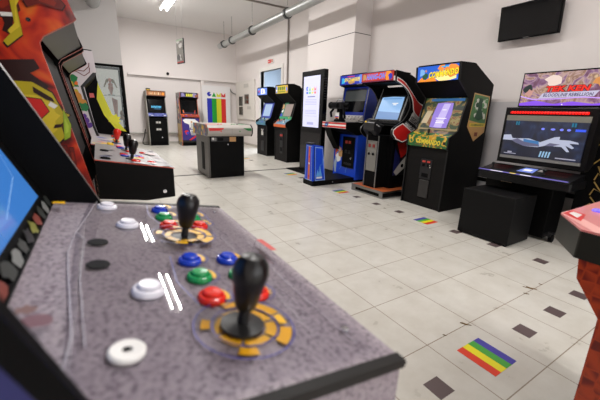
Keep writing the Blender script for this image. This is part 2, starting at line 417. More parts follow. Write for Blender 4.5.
o = MB().tube([(4.315, 12.13, 1.98), (4.36, 12.12, 1.88), (4.46, 12.14, 1.82), (4.58, 12.15, 1.8)], .018, mgray).build('cable'); tag(o, 'grey cable curving from the banner board to the corner', 'cable')

# ------------------------------------------------------------------ cabinet helper (local frame: front faces -Y, x = width, z up)
def coin_door(par, W, x, z0, z1, y, red=True, w=.2):
    f = MB().box(x-w/2, x+w/2, y-.012, y, z0, z1, dgray).build('coin_door', par, .003)
    m = MB()
    h = z1-z0
    for s in (-1, 1):
        m.box(x+s*w*.22-.022, x+s*w*.22+.022, y-.018, y-.012, z1-h*.16, z1-h*.07, mat('coin light', (190, 60, 50), .4) if red else lgray)
        m.box(x+s*w*.22-.016, x+s*w*.22+.016, y-.02, y-.012, z1-h*.36, z1-h*.22, blackm)
    m.cyl((x+w*.35, y-.02, z1-h*.28), (x+w*.35, y-.01, z1-h*.28), .008, chrome, n=10)
    m.box(x-.05, x+.05, y-.015, y-.012, z0+h*.1, z0+h*.3, blackm)
    m.build('coin_slot', f)
    return f

def shell(t, W, prof, side_m, edge_m=None, th=.02, art_near=None, art_far=None):
    """two side panels from the outline (y,z)"""
    for i, (x0, x1) in enumerate(((0, th), (W-th, W))):
        MB().prism(prof, x0, x1, side_m, edge_m or side_m).build('side_panel', t)
def strip(t, name, W, a, b, m, th=.015, inset=.02, bevel=0):
    return MB().slab(inset, W-inset, a, b, th, m).build(name, t, bevel)
def face_art(a, b, W, inset=.02):
    """Art frame on a strip from a=(y,z) up to b=(y,z), as the player sees it"""
    m = MB(); v = (0, b[0]-a[0], b[1]-a[1]); return m, Art(m, (inset, a[0], a[1]), (1, 0, 0), v, W-2*inset, math.hypot(v[1], v[2]))

def stick(t, x, y, z, m_top=None, ball=False, n=(0, 0, 1), s=1.0):
    j = MB().lathe((x, y, z), [(0, .0), (.0225*s, 0), (.0225*s, .003), (.006*s, .005), (.005*s, .03*s), (0, .03*s)], mat('washer grey', (20, 20, 21), .4, spec=.4), 24, n).build('joystick', t)
    if ball: pr = [(.004, .028), (.012, .031), (.0175, .042), (.0175, .048), (.012, .058), (0, .062)]
    else: pr = [(.005, .018), (.009, .020), (.0115, .025), (.0165, .048), (.0188, .059), (.0170, .069), (.011, .0765), (0, .079)]
    MB().lathe((x, y, z), [(a*s, b*s) for a, b in pr], m_top or mat('joystick plastic', (5, 5, 6), .3), 24, n).build('joystick_handle', j)
    return j
def button(t, x, y, z, m, n=(0, 0, 1), s=1.0, plunger=True):
    b_ = MB().lathe((x, y, z), [(.0165*s, -.002), (.0165*s, .002*s), (.015*s, .0045*s), (.0125*s, .0052*s), (.0118*s, .003*s), (0, .003*s)], m, 24, n).build('button', t)
    if plunger: MB().lathe((x, y, z), [(.0112*s, .002), (.0112*s, .0075*s), (.0098*s, .0092*s), (0, .0086*s)], m, 24, n).build('plunger', b_)
    return b_

# ================================================================== MACHINE 1: foreground two player panel
W = .6
purple = splat('mottled violet print', [(0, (58, 50, 60)), (.34, (96, 87, 97)), (.44, (134, 124, 133)), (.52, (150, 140, 148)), (.68, (162, 153, 159))], 190, .4, coat=0, detail=5, dist=.0, const=False)
flame = splat('orange flame print', [(0, (50, 8, 6)), (.36, (96, 14, 8)), (.45, (176, 34, 12)), (.54, (204, 58, 18)), (.62, (216, 90, 24)), (.72, (214, 130, 34))], 7, .35, detail=2.5, dist=1.6, const=False)
t = thing('arcade_cabinet', 'foreground arcade cabinet with mottled violet two-player control panel', 'arcade machine', (.24, .176, 0), PI/2)
SL = .17
def pz(y): return .94 + SL*y      # height of the control panel at local depth y
nrm = (0, -SL, 1)
prof = [(.30, 0), (.30, .80), (.255, .86), (.255, .985), (.312, 1.112), (.376, 1.249), (.42, 1.33), (.41, 1.38), (.30, 1.44), (.29, 1.47), (.33, 1.80), (.95, 1.80), (1.0, 1.7), (1.0, 0)]
o1 = MB().prism([(.299, 1.112) if q == (.312, 1.112) else q for q in prof], 0, .018, flame, blackm, inner=blackm)
A = Art(o1, (0, 1.0, 0), (0, -1, 0), (0, 0, 1), 1.0, 1.0)   # outer face toward -x (near side): right = front
def sp(y, z): return (1.0-y, z)
A.poly([sp(.249, .86), sp(.248, .985), sp(.297, 1.113), sp(.374, 1.2505), sp(.418, 1.332), sp(.445, 1.32), sp(.401, 1.24), sp(.323, 1.104), sp(.276, .985), sp(.28, .86)][::-1], p_nvy)
A.poly([sp(.249, .86), sp(.248, .985), sp(.297, 1.113), sp(.374, 1.2505), sp(.418, 1.332), sp(.43, 1.327), sp(.388, 1.245), sp(.310, 1.108), sp(.262, .985), sp(.264, .86)][::-1], blackm)
o1.build('side_panel', t)
MB().prism(prof, W-.012, W+.006, blackm, mat('grey edge trim', (84, 80, 76), .4)).build('side_panel', t)
strip(t, 'front_door', W, (.30, .02), (.30, .84), blackm, .02)
f_ = strip(t, 'back_panel', W, (.98, 1.7), (.98, .02), blackm, .02)
strip(t, 'top_panel', W, (.34, 1.79), (.95, 1.79), blackm, -.02)
mm, A = face_art((.31, 1.46), (.335, 1.78), W); A.rect(0, 0, 1, 1, e_org); A.blobs(12, .06, [e_red, e_yel, e_blue], 3); strip(t, 'marquee', W, (.31, 1.46), (.335, 1.78), blackm, .02)
mm.build('marquee_print', t)
strip(t, 'speaker_panel', W, (.42, 1.38), (.31, 1.44), blackm, .02)
# bezel and screen
strip(t, 'bezel', W, (.335, .992), (.497, 1.36), blackm, .012)
m = MB(); v = Vector((0, .162, .368)).normalized()
A = Art(m, Vector((.06, .334, .992)) + v*.033, (1, 0, 0), v, .47, .35)
A.rect(0, 0, 1, 1, mat('blue arcade screen', (66, 132, 214), .08, emit=.68)); A.stroke([(.5, .1), (.8, .32), (.97, .5)], .0012, e('screen streak', (150, 190, 235), .8)); A.stroke([(.6, .05), (.9, .14), (.98, .3)], .001, e('screen streak', (150, 190, 235), .8))
m.build('screen', t)
mm, A = face_art((.333, .992), (.348, 1.026), W, .02)
for q in range(14): A.blob(.06+.067*q, .45, .012, [c('card grey', (120, 122, 120)), c('card dark', (44, 48, 44)), p_blk, c('card olive', (120, 120, 40)), c('card rust', (120, 50, 36)), c('card dark', (44, 48, 44))][q % 6], q, asp=1.5)
mm.build('bezel_print', t)
# control panel: a wedge box with printed wrap, dark edge band round the rim
m = MB()
m.prism([(0, .83), (0, pz(0)), (.334, pz(.334)), (.334, .86)], .0, W, purple)
m.build('control_panel', t)
m = MB()
m.prism([(-.003, .936), (.0, pz(0)+.002), (.2, pz(.2)+.002), (.2, pz(.2)-.009), (.0, pz(0)-.009)], -.005, .006, mat('panel edge band', (34, 33, 32), .5, spec=.2))
m.prism([(-.003, .934), (.0, pz(0)+.002), (.34, pz(.34)+.002), (.34, pz(.34)-.009), (.0, pz(0)-.009)], W-.006, W+.007, mat('panel edge band', (34, 33, 32), .5, spec=.2))
m.prism([(.332, pz(.332)-.01), (.332, pz(.332)+.003), (.342, pz(.342)+.003), (.342, pz(.342)-.01)], .0, W, blackm)
m.build('edge_trim', t)
# printed yellow petals and blue outlines round the sticks
m = MB(); A = Art(m, (0, 0, pz(0)), (1, 0, 0), (0, 1, SL), 1, 1)
K = math.sqrt(1+SL*SL)
def on(y): return y*K
yb = c('petal yellow', (228, 176, 24)); bl = c('outline blue', (52, 52, 140))
def ringseg(cx, cy, r0, r1, a0, a1, m_):
    n_ = max(3, int((a1-a0)/12))
    pts = [(cx+r0*math.cos(R(a0+(a1-a0)*i/n_)), cy+r0*math.sin(R(a0+(a1-a0)*i/n_))) for i in range(n_+1)] + [(cx+r1*math.cos(R(a1-(a1-a0)*i/n_)), cy+r1*math.sin(R(a1-(a1-a0)*i/n_))) for i in range(n_+1)]
    A.poly(pts, m_)
for (cx, cy) in ((.093, .134), (.360, .138)):
    Y_ = on(cy)
    for a0, a1, r0_, r1_ in ((-20, 30, .022, .032), (38, 95, .022, .031), (103, 150, .022, .033), (158, 215, .022, .031), (222, 270, .022, .034), (278, 332, .022, .033), (-72, -38, .037, .050), (-25, 14, .037, .048), (60, 82, .036, .045), (150, 175, .036, .046), (212, 250, .037, .049), (258, 282, .037, .046)):
        ringseg(cx, Y_, r0_, r1_, a0, a1, yb)
    A.stroke([(cx+.052*math.cos(R(a_)), Y_+.052*math.sin(R(a_))) for a_ in range(-80, 300, 15)], .0014, bl)
    A.stroke([(cx+.0345*math.cos(R(a_)), Y_+.0345*math.sin(R(a_))) for a_ in range(0, 361, 15)], .0012, bl)
    for k_ in range(3):
        bx = cx+.064+k_*.054
        for by in (.15, .095):
            ringseg(bx, on(by), .0150, .021, 235, 330, yb); A.stroke([(bx+.025*math.cos(R(a_)), on(by)+.025*math.sin(R(a_))) for a_ in range(190, 300, 12)], .0012, bl)
    A.stroke([(cx+.05, on(.08)), (cx+.1, on(.072)), (cx+.16, on(.078)), (cx+.19, on(.11))], .0014, bl)
    A.stroke([(cx+.045, on(.17)), (cx+.1, on(.182)), (cx+.18, on(.176))], .0014, bl)
A.blob(.525, on(.32), .012, yb, 3); A.blob(.13, on(.305), .012, c('faded red', (122, 92, 100)), 12); A.blob(.15, on(.315), .008, c('faded rust', (126, 100, 96)), 15)
A.poly([(.262, on(.022)), (.315, on(.026)), (.315, on(.014)), (.262, on(.011))], c('panel red stripe', (206, 92, 88)))
m.build('panel_print', t)
# clear cover over the artwork with polished edges and two screws
cov = glassmat('clear acrylic', (250, 249, 252), ior=1.5)
edg = mat('acrylic edge', (196, 192, 200), .25)
def top(x, y, h): return (x, y, pz(y)+h)
m = MB(); P4 = [(.012, .012), (.588, .012), (.588, .272), (.56, .276), (.39, .289), (.1, .283), (.012, .27)]
lo = [top(x, y, .0014) for x, y in P4]; hi = [top(x, y, .0034) for x, y in P4]; n = len(P4)
m.add(lo+hi, [tuple(range(n, 2*n))], cov); m.build('acrylic_cover', t, smooth=False)
m = MB()
Q = [top(x, y, .0036) for x, y in ((.588, .262), (.39, .289), (.31, .294), (.118, .280), (.06, .284))]
m.tube(Q, .0006, edg, 6); m.build('cover_edge', t)
m = MB(); m.tube([top(.39, .289, .0037), top(.36, .277, .0037), top(.23, .278, .0037), top(.1, .27, .0037)], .0005, edg, 6); m.build('cover_edge', t)
m = MB(); m.tube([top(.33, .03, .0037), top(.20, .04, .0037), top(.03, .035, .0037)], .0004, edg, 6)
m.build('cover_edge', t)
for x, y in ((.055, .03), (.54, .03)): MB().lathe(top(x, y, .003), [(0, .002), (.004, .002), (.0045, 0)], chrome, 12, nrm).build('screw', t)
# controls
W1 = mat('white button plastic', (226, 224, 232), .3); BL = mat('blue button plastic', (24, 62, 190), .2); GR = mat('green button plastic', (20, 148, 80), .2); RD = mat('red button plastic', (222, 40, 24), .2)
for sx in (.093, .360):
    jy = .137
    stick(t, sx, jy, pz(jy)+.0035, n=nrm)
for cx0 in (.155, .427):
    for k, mt in enumerate((RD, GR, BL)):
        button(t, cx0+k*.054, .150, pz(.150)+.0035, mt, nrm)
        button(t, cx0+k*.054-.002, .095, pz(.095)+.0035, mt, nrm)
for x, y in ((.185, .213), (.430, .217), (.546, .245)): button(t, x, y, pz(y)+.0035, W1, nrm, 1.08)
o = MB().lathe(top(.084, .241, .0035), [(.0145, -.002), (.0145, .002), (.013, .0035), (.0045, .003), (.0035, -.001), (0, -.001)], white, 26, nrm).build('button_plug', t)
MB().lathe(top(.084, .241, .0055), [(0, .0012), (.003, .0012)], blackm, 14, nrm).build('plug_hole', o)
for x in (.266, .347):
    MB().lathe(top(x, .2605, .0036), [(0, .001), (.0125, .001), (.0135, 0)], mat('empty hole black', (6, 6, 7), .9), 22, nrm).build('button_hole', t)

# ================================================================== MACHINE 2: flame side art, next in the row
def candy(label, X0, Y0, side_m, edge_m, front_y, seed, W=.6, dz=0.0):
    t = thing('arcade_cabinet', label, 'arcade machine', (X0, Y0, 0), PI/2, None)
    prof = [(.30, 0), (.30, .82), (.272, .86), (.364, 1.335), (.366, 1.36), (.355, 1.378), (.275, 1.43), (.266, 1.44), (.282, 1.487), (.345, 1.80+dz), (.95, 1.80+dz), (1.0, 1.7), (1.0, 0)]
    return t, prof
t, prof = candy('arcade cabinet with orange flame side art, second from the viewer at left', .24, 1.30, None, None, 0, 0)
trim = mat('orange edge trim', (206, 74, 44), .35)
m = MB().prism(prof, 0, .02, flame, trim, inner=blackm)
A = Art(m, (0, 1.0, 0), (0, -1, 0), (0, 0, 1), 1, 1)
# loose comic-style shapes on the side: dark boot, yellow and green figures, black cap
dk = c('ink brown', (44, 14, 12)); ol = c('olive yellow', (186, 168, 28)); lg = c('lime', (150, 176, 36)); sk = c('skin ochre', (196, 132, 44)); mar = c('maroon', (104, 26, 18))
def P_(pts, m_):
    cy_ = sum(q[0] for q in pts)/len(pts); cz_ = sum(q[1] for q in pts)/len(pts); big = m_ not in (p_wht, dk)
    f_ = lambda k: [sp(min(y_, 99), z_) for y_, z_ in [(cy_+(y-cy_)*k, cz_+(z-cz_)*k) for y, z in pts]]
    if big: A.poly(f_(1.07), dk)
    A.poly(f_(1), m_)
    if big: A.poly(f_(.62)[:-1] if len(pts) > 5 else f_(.5), {ol: c('olive light', (214, 190, 48)), lg: c('lime light', (176, 200, 60)), mar: c('maroon light', (140, 40, 22))}.get(m_, m_))
P_([(.50, 1.50), (.41, 1.52), (.40, 1.44), (.43, 1.415), (.47, 1.42)], mar)
P_([(.445, 1.427), (.418, 1.43), (.414, 1.42), (.443, 1.417)], p_wht)
P_([(.442, 1.417), (.416, 1.42), (.42, 1.40), (.415, 1.383), (.432, 1.372), (.446, 1.38), (.438, 1.40)], dk)
P_([(.395, 1.53), (.37, 1.52), (.405, 1.455), (.402, 1.375), (.44, 1.34), (.448, 1.352), (.416, 1.39), (.418, 1.46)], ol)
P_([(.62, 1.42), (.5, 1.44), (.45, 1.405), (.5, 1.40), (.55, 1.37), (.62, 1.36)], ol)
P_([(.62, 1.39), (.52, 1.405), (.5, 1.385), (.56, 1.365), (.62, 1.35)], lg)
P_([(.40, 1.50), (.33, 1.52), (.29, 1.47), (.30, 1.455), (.35, 1.465), (.38, 1.45)], mar)
P_([(.47, 1.30), (.385, 1.31), (.375, 1.285), (.40, 1.27), (.36, 1.235), (.37, 1.22), (.43, 1.25), (.50, 1.25)], dk)
P_([(.46, 1.245), (.40, 1.245), (.355, 1.215), (.335, 1.16), (.318, 1.15), (.345, 1.12), (.34, 1.08), (.36, 1.06), (.42, 1.06), (.48, 1.12)], ol)
P_([(.43, 1.20), (.385, 1.195), (.37, 1.16), (.40, 1.13), (.44, 1.14)], p_red)
P_([(.40, 1.232), (.356, 1.20), (.352, 1.188), (.372, 1.195), (.40, 1.215)], dk)
P_([(.362, 1.19), (.345, 1.178), (.355, 1.168), (.37, 1.178)], p_wht)
P_([(.36, 1.12), (.342, 1.122), (.345, 1.112), (.365, 1.108)], dk)
P_([(.333, 1.17), (.318, 1.12), (.325, 1.08), (.342, 1.07), (.338, 1.12)], lg)
for kx in range(5): P_([(.40-kx*.017, 1.07-kx*.006), (.388-kx*.017, 1.07-kx*.006), (.375-kx*.014, .99), (.39-kx*.014, .985)], mar)
P_([(.42, 1.0), (.33, 1.0), (.318, .95), (.34, .93), (.42, .955)], mar)
P_([(.40, .965), (.35, .975), (.315, .955), (.315, .925), (.325, .945), (.35, .958), (.40, .95)], c('leaf green', (96, 110, 48)))
P_([(.38, .945), (.33, .948), (.32, .905), (.345, .895), (.385, .92)], c('burnt orange', (188, 84, 26)))
P_([(.36, .93), (.33, .93), (.335, .918), (.36, .915)], dk)
A.disc(.618, 1.415, .006, chrome, 12)
m.build('side_panel', t)
MB().prism(prof, .58, .60, blackm, trim).build('side_panel', t)
strip(t, 'front_door', W, (.31, .02), (.31, .84), blackm, .02)
strip(t, 'back_panel', W, (.98, 1.7), (.98, .02), blackm, .02)
strip(t, 'top_panel', W, (.36, 1.79), (.95, 1.79), blackm, -.02)
strip(t, 'speaker_panel', W, (.365, 1.375), (.275, 1.44), mat('speaker panel grey', (36, 35, 34), .4), .012)
strip(t, 'marquee', W, (.275, 1.44), (.345, 1.79), e('marquee flame', (210, 60, 30), .8), .02)
strip(t, 'bezel', W, (.31, .99), (.385, 1.37), blackm, .012)
m = MB(); m.slab(.07, .53, (.318, 1.06), (.372, 1.34), .001, mat('dusty screen', (8, 9, 10), .6, spec=.1)); m.build('screen', t)
# control panel
box2 = mat('satin black side', (9, 7, 7), .5, spec=.12)
m = MB(); m.prism([(.013, .845), (.013, .955), (.265, .998), (.268, .999), (.268, .862), (.115, .84)], .0, W, box2); m.build('control_box', t)
m = MB()
m.prism([(.010, .957), (.265, 1.0), (.268, 1.0005), (.268, 1.0035), (.265, 1.003), (.010, .960)], -.002, W+.002, trim, c('pale printed panel', (120, 114, 118))); m.build('control_panel', t)
m = MB(); A = Art(m, (0, .013, .9605), (1, 0, 0), (0, .252, .043), W, .2556)
A.blobs(16, .022, [c('panel pale', (160, 155, 160)), c('panel grey', (100, 96, 102)), c('panel mist', (190, 186, 190)), c('panel rose', (150, 110, 108))], 9)
for cx in (.2, .75):
    A.blob(cx+.12, .5, .03, p_blue, 3); A.blob(cx+.02, .45, .02, p_yel, 5)
A.rect(.1, .82, .16, .95, p_nvy)
m.build('panel_print', t)
def z2(y): return .9605+(y-.013)*.1706
RB = mat('red button plastic', (222, 40, 24), .2)
for sx in (.12, .42):
    stick(t, sx, .145, z2(.145), n=nrm)
    for k in range(2):
        for q in range(2):
            button(t, sx+.07+k*.05, .11+q*.055, z2(.11+q*.055), RB if (k+q) % 2 == 0 else BL, nrm, plunger=False)
    button(t, sx-.04, .08, z2(.08), RB, nrm, plunger=False); button(t, sx-.045, .135, z2(.135), RB, nrm, plunger=False)
for x in (.05, .3): button(t, x, .235, z2(.235), blackm, nrm, plunger=False)
MB().lathe((0, .05, .87), [(0, .003), (.007, .003), (.008, 0)], chrome, 14, (-1, 0, 0)).build('bolt', t)

# ================================================================== MACHINE 3: dark cabinet, red ball stick
t, prof = candy('black arcade cabinet with orange trim and a red joystick, third at left', .24, 2.0, None, None, 0, 0)
shell(t, W, prof, blackm, trim)
strip(t, 'front_door', W, (.31, .02), (.31, .84), blackm, .02); strip(t, 'back_panel', W, (.98, 1.7), (.98, .02), blackm, .02); strip(t, 'top_panel', W, (.36, 1.79), (.95, 1.79), blackm, -.02)
strip(t, 'speaker_panel', W, (.365, 1.375), (.275, 1.44), mat('speaker panel grey', (36, 35, 34), .4), .012)
strip(t, 'marquee', W, (.275, 1.44), (.345, 1.79), e('marquee amber', (200, 120, 40), .7), .02)
strip(t, 'bezel', W, (.31, .98), (.385, 1.37), blackm, .012)
MB().slab(.07, .53, (.318, 1.06), (.372, 1.34), .001, mat('dusty screen', (8, 9, 10), .6, spec=.1)).build('screen', t)
m = MB(); m.prism([(.115, .86), (.115, .955), (.29, .985), (.29, .86)], 0, W, box2); m.build('control_box', t)
MB().prism([(.112, .957), (.29, .988), (.29, .991), (.112, .960)], 0, W, trim, c('panel white print', (176, 168, 170))).build('control_panel', t)
m = MB(); A = Art(m, (0, .115, .9607), (1, 0, 0), (0, .175, .030), W, .1775)
for cx, cy, mt, s in ((.1, .8, p_yel, 1), (.2, .6, p_yel, 2), (.35, .3, p_blue, 3), (.3, .75, c('panel pink', (210, 120, 130)), 4), (.5, .6, p_pur, 5), (.7, .3, p_yel, 6), (.15, .25, c('panel pink', (210, 120, 130)), 7), (.8, .7, p_blue, 8)):
    A.blob(cx, cy, .035, mt, s)
m.build('panel_print', t)
stick(t, .22, .165, .972, mat('red button plastic', (222, 40, 24), .2), n=nrm, s=1.1)
for k in range(3): button(t, .32+k*.06, .16, .972, RB if k != 1 else mat('yellow button plastic', (232, 196, 30), .3), nrm, plunger=False)
for k in range(2): button(t, .06+k*.06, .2, .979, mat('yellow button plastic', (232, 196, 30), .3), nrm, plunger=False)

# ================================================================== MACHINE 4: white side with dragon-like print and yellow sweep
t = thing('arcade_cabinet', 'white-sided arcade cabinet with green print and yellow sweep, in front of the glass case', 'arcade machine', (.24, 3.2, 0), PI/2)
whs = mat('white laminate', (206, 198, 202), .4)
prof = [(.32, 0), (.32, .80), (.23, .86), (.27, 1.02), (.31, 1.33), (.215, 1.44), (.225, 1.60), (.75, 1.62), (.85, 1.5), (.85, 0)]
m = MB().prism(prof, 0, .02, whs, blackm)
A = Art(m, (0, 1.0, 0), (0, -1, 0), (0, 0, 1), 1, 1)
def P_(pts, m_): A.poly([sp(y, z) for y, z in pts], m_)
P_([(.215, 1.44), (.222, 1.425), (.315, 1.325), (.272, 1.02), (.24, .9), (.26, .9), (.29, 1.02), (.335, 1.33), (.24, 1.44)][::-1], p_blk)
gn = c('dragon green', (18, 116, 60))
for cy, cz, r, mt, sd in ((.40, 1.36, .05, gn, 1), (.43, 1.33, .04, gn, 2), (.40, 1.345, .022, ol, 3), (.43, 1.385, .025, p_red, 9), (.37, 1.29, .02, ol, 4), (.37, 1.25, .03, sk, 5), (.35, 1.20, .035, sk, 6), (.33, 1.17, .035, gn, 7), (.37, 1.19, .02, gn, 8), (.34, 1.10, .02, p_pur, 10), (.33, 1.06, .025, p_pur, 11), (.31, 1.03, .02, p_pur, 12), (.35, 1.04, .02, p_pur, 13), (.36, 1.35, .012, p_org, 14)):
    x_, z_ = sp(cy, cz); A.blob(x_, z_, r*1.25, mt, sd)
for dz_ in (0, .035): A.stroke([sp(.44, 1.40+dz_), sp(.40, 1.435+dz_*.5), sp(.35, 1.44+dz_*.3), sp(.30, 1.41+dz_), sp(.262, 1.44+dz_*1.2), sp(.258, 1.475+dz_)], .006, mar)
m.build('side_panel', t)
profB = [(.32, 0), (.32, .80), (.0, .86), (.01, .93), (.12, 1.10), (.20, 1.35), (.215, 1.44), (.225, 1.60), (.75, 1.62), (.85, 1.5), (.85, 0)]
m = MB().prism(profB, .58, .60, blackm, c('sweep yellow', (214, 212, 20)))
A = Art(m, (.58, 1.0, 0), (0, -1, 0), (0, 0, 1), 1, 1)
P_ = lambda pts, m_: A.poly([sp(y, z) for y, z in pts], m_)
P_([(.21, 1.40), (.197, 1.35), (.118, 1.10), (.008, .94), (.10, .96), (.19, 1.10), (.235, 1.25)], c('sweep yellow', (214, 212, 20)))
P_([(.29, 1.30), (.255, 1.30), (.25, 1.262), (.29, 1.258)], c('tag pink', (214, 96, 90)))
x_, z_ = sp(.105, 1.06); A.poly([(x_+(.06 if i % 2 else .04)*math.cos(2*PI*i/16), z_+(.06 if i % 2 else .04)*math.sin(2*PI*i/16)) for i in range(16)], c('star yellow', (224, 220, 40)))
m.build('side_panel', t)
strip(t, 'front_door', W, (.33, .02), (.33, .84), blackm, .02); strip(t, 'back_panel', W, (.83, 1.5), (.83, .02), blackm, .02); strip(t, 'top_panel', W, (.23, 1.59), (.75, 1.61), blackm, -.02)
strip(t, 'speaker_panel', W, (.315, 1.33), (.225, 1.44), blackm, .01); strip(t, 'marquee', W, (.225, 1.44), (.235, 1.59), e('marquee amber', (200, 120, 40), .7), .02)
strip(t, 'bezel', W, (.28, .95), (.33, 1.33), blackm, .012); MB().slab(.07, .53, (.283, 1.02), (.32, 1.29), .001, screen_off).build('screen', t)
MB().prism([(.03, .83), (.03, .89), (.30, .93), (.30, .84)], .02, .58, c('panel white print', (176, 168, 170))).build('control_panel', t)
stick(t, .2, .14, .91, ball=True, n=nrm)
for k in range(3): button(t, .3+k*.06, .14, .91, RB, nrm, plunger=False)

# ================================================================== glass display case
t = thing('display_case', 'black-framed glass display case by the left wall', 'display cabinet', (-.25, 6.0, 0))
w_, d_, h_ = .66, .45, 1.81
m = MB()
for x in (0, w_-.05):
    for y in (0, d_-.05): m.box(x, x+.05, y, y+.05, 0, h_, blackm)
for z in (0, .78, h_-.035):
    m.box(0, w_, 0, .035, z, z+.035, blackm).box(0, w_, d_-.035, d_, z, z+.035, blackm).box(0, .035, 0, d_, z, z+.035, blackm).box(w_-.035, w_, 0, d_, z, z+.035, blackm)
m.build('frame', t)
MB().box(.035, w_-.035, .035, d_-.035, .035, .78, blackm).build('base_cupboard', t)
gl = glassmat('case glass', (235, 240, 238))
for nm_, bx in (('glass_pane', (.035, w_-.035, .012, .016, .815, h_-.035)), ('glass_pane', (w_-.02, w_-.016, .035, d_-.035, .815, h_-.035)), ('glass_shelf', (.036, w_-.036, .03, d_-.04, 1.35, 1.357)), ('glass_shelf', (.036, w_-.036, .03, d_-.04, .98, .987))):
    MB().box(*bx, gl).build(nm_, t)
t = thing('figurine', 'small pale pink figurine with spread hair in the glass case', 'figurine', (.22, 6.2, 1.358))
pk = mat('figurine pink', (196, 128, 112), .5); bz = mat('figurine hair', (120, 108, 84), .5)
MB().lathe((0, 0, 0), [(0, 0), (.05, 0), (.05, .012), (0, .012)], dgray, 18).build('base', t)
MB().lathe((0, 0, .012), [(.012, 0), (.018, .04), (.03, .08), (.04, .1), (.028, .13), (.034, .16), (.012, .185), (.01, .19), (.024, .205), (.026, .225), (.018, .245), (0, .25)], pk, 16).build('body', t)
m = MB()
for k in range(7):
    q = -1.2+k*.4; m.tube([(0, .015, .24), (.05*math.sin(q*1.3), .02, .22+.03*math.cos(q)), (.09*math.sin(q*1.2), .02, .16+.05*math.cos(q*2))], .01, bz, 6)
m.build('hair', t)
t = thing('ornament', 'long hanging pink fan below the figurine in the glass case', 'ornament', (.25, 6.22, .988))
MB().prism([(-.012, 0), (.02, 0), (.05, .30), (-.03, .34)], -.01, .01, pk, axis='y').build('blade', t)
t = thing('ornament', 'short brown ornament at the lower right of the glass case', 'ornament', (.335, 6.15, .988))
MB().lathe((0, 0, 0), [(0, 0), (.035, 0), (.03, .03), (.02, .06), (.03, .09), (.015, .13), (0, .15)], mat('ornament brown', (150, 104, 60), .5), 14).build('body', t)

# ================================================================== BACK WALL CABINETS
def back_cab(label, X, Y, Wd, Ht, side_m, side_edge):
    t = thing('arcade_cabinet', label, 'arcade machine', (X, Y, 0))
    p = [(.04, 0), (.04, .10), (.0, .12), (.0, .88), (-.03, .93), (-.02, .99), (.10, 1.03), (.19, 1.50), (.03, 1.56), (.03, Ht-.005), (.06, Ht), (.62, Ht), (.64, 0)]
    shell(t, Wd, p, side_m, side_edge)
    strip(t, 'kick_plate', Wd, (.045, .0), (.045, .11), blackm); strip(t, 'front_door', Wd, (.005, .11), (.005, .88), black)
    strip(t, 'back_panel', Wd, (.62, 1.6), (.62, .02), blackm); strip(t, 'top_panel', Wd, (.04, Ht-.01), (.62, Ht-.01), blackm, -.015)
    strip(t, 'bezel', Wd, (.12, 1.03), (.2, 1.52), blackm); strip(t, 'speaker_panel', Wd, (.19, 1.5), (.04, 1.565), blackm, .01)
    MB().slab(.07, Wd-.07, (.118, 1.06), (.188, 1.46), .001, screen_off).build('screen', t)
    return t, p
sg = mat('silver side laminate', (150, 148, 140), .4)
Wd = .585
t, p = back_cab('black arcade cabinet with cyan screen logo against the back wall', 1.35, 11.48, Wd, 1.72, mat('grey brown side', (112, 104, 90), .5), sg)
strip(t, 'control_panel', Wd, (-.02, .95), (.11, 1.035), mat('panel periwinkle', (96, 104, 168), .4), .02)
m, A = face_art((-.02, .952), (.11, 1.037), Wd); A.blobs(9, .03, [p_wht, c('peri light', (150, 160, 215)), p_nvy], 4); m.build('panel_print', t)
strip(t, 'marquee', Wd, (.035, 1.565), (.035, 1.712), e('marquee brown', (150, 92, 52), .8), .02)
m, A = face_art((.034, 1.565), (.034, 1.712), Wd)
for k, (x0_, x1_) in enumerate(((.1, .18), (.2, .27), (.28, .38), (.4, .48), (.5, .56), (.58, .68), (.7, .76))): A.poly([(x0_, .3), (x1_, .25), (x1_-.01, .75), (x0_+.03, .8)], e('marquee cream', (228, 196, 150), .9) if k % 2 else e('marquee peach', (214, 150, 96), .9))
A.blob(.88, .5, .05, e_org, 8); A.rect(.0, .0, 1, .1, e('marquee shade', (80, 50, 40), .8)); m.build('marquee_print', t)
m, A = face_art((.116, 1.06), (.186, 1.46), Wd, .07)
for k in range(8): A.poly([(.16+k*.085, .34+.03*(k % 3)), (.16+k*.085+.06, .33), (.165+k*.085+.06, .5), (.17+k*.085, .52-.02*(k % 2))], e_cyan)
A.rect(.32, .24, .8, .29, e('dim cyan', (30, 100, 140), .8)); m.build('screen_image', t)
m = MB()
for z in (.74, .52): m.box(Wd/2-.08, Wd/2+.08, -.012, .005, z-.05, z+.05, dgray).box(Wd/2-.07, Wd/2-.01, -.016, -.01, z-.025, z+.035, lgray).box(Wd/2+.005, Wd/2+.07, -.016, -.01, z-.025, z+.035, lgray)
m.build('coin_door', t)
MB().lathe((Wd/2+.09, 0, .26), [(0, .012), (.018, .01), (.02, 0)], chrome, 14, (0, -1, 0)).build('lock', t)
t2 = thing('small_box', 'little dark box on top of the cyan-logo cabinet', 'box', (1.37, 11.56, 1.721)); MB().box(0, .12, 0, .1, 0, .07, dgray).build('body', t2, .004); MB().box(.01, .11, -.002, 0, .01, .03, p_yel).build('label_strip', t2)
o = MB().tube([(1.3, 12.0, .5), (1.24, 11.95, .25), (1.17, 11.9, .08), (1.2, 11.8, .012), (1.32, 11.7, .012)], .012, blackm, 8).build('power_cable'); tag(o, 'black power cable drooping left of the cyan-logo cabinet', 'cable')

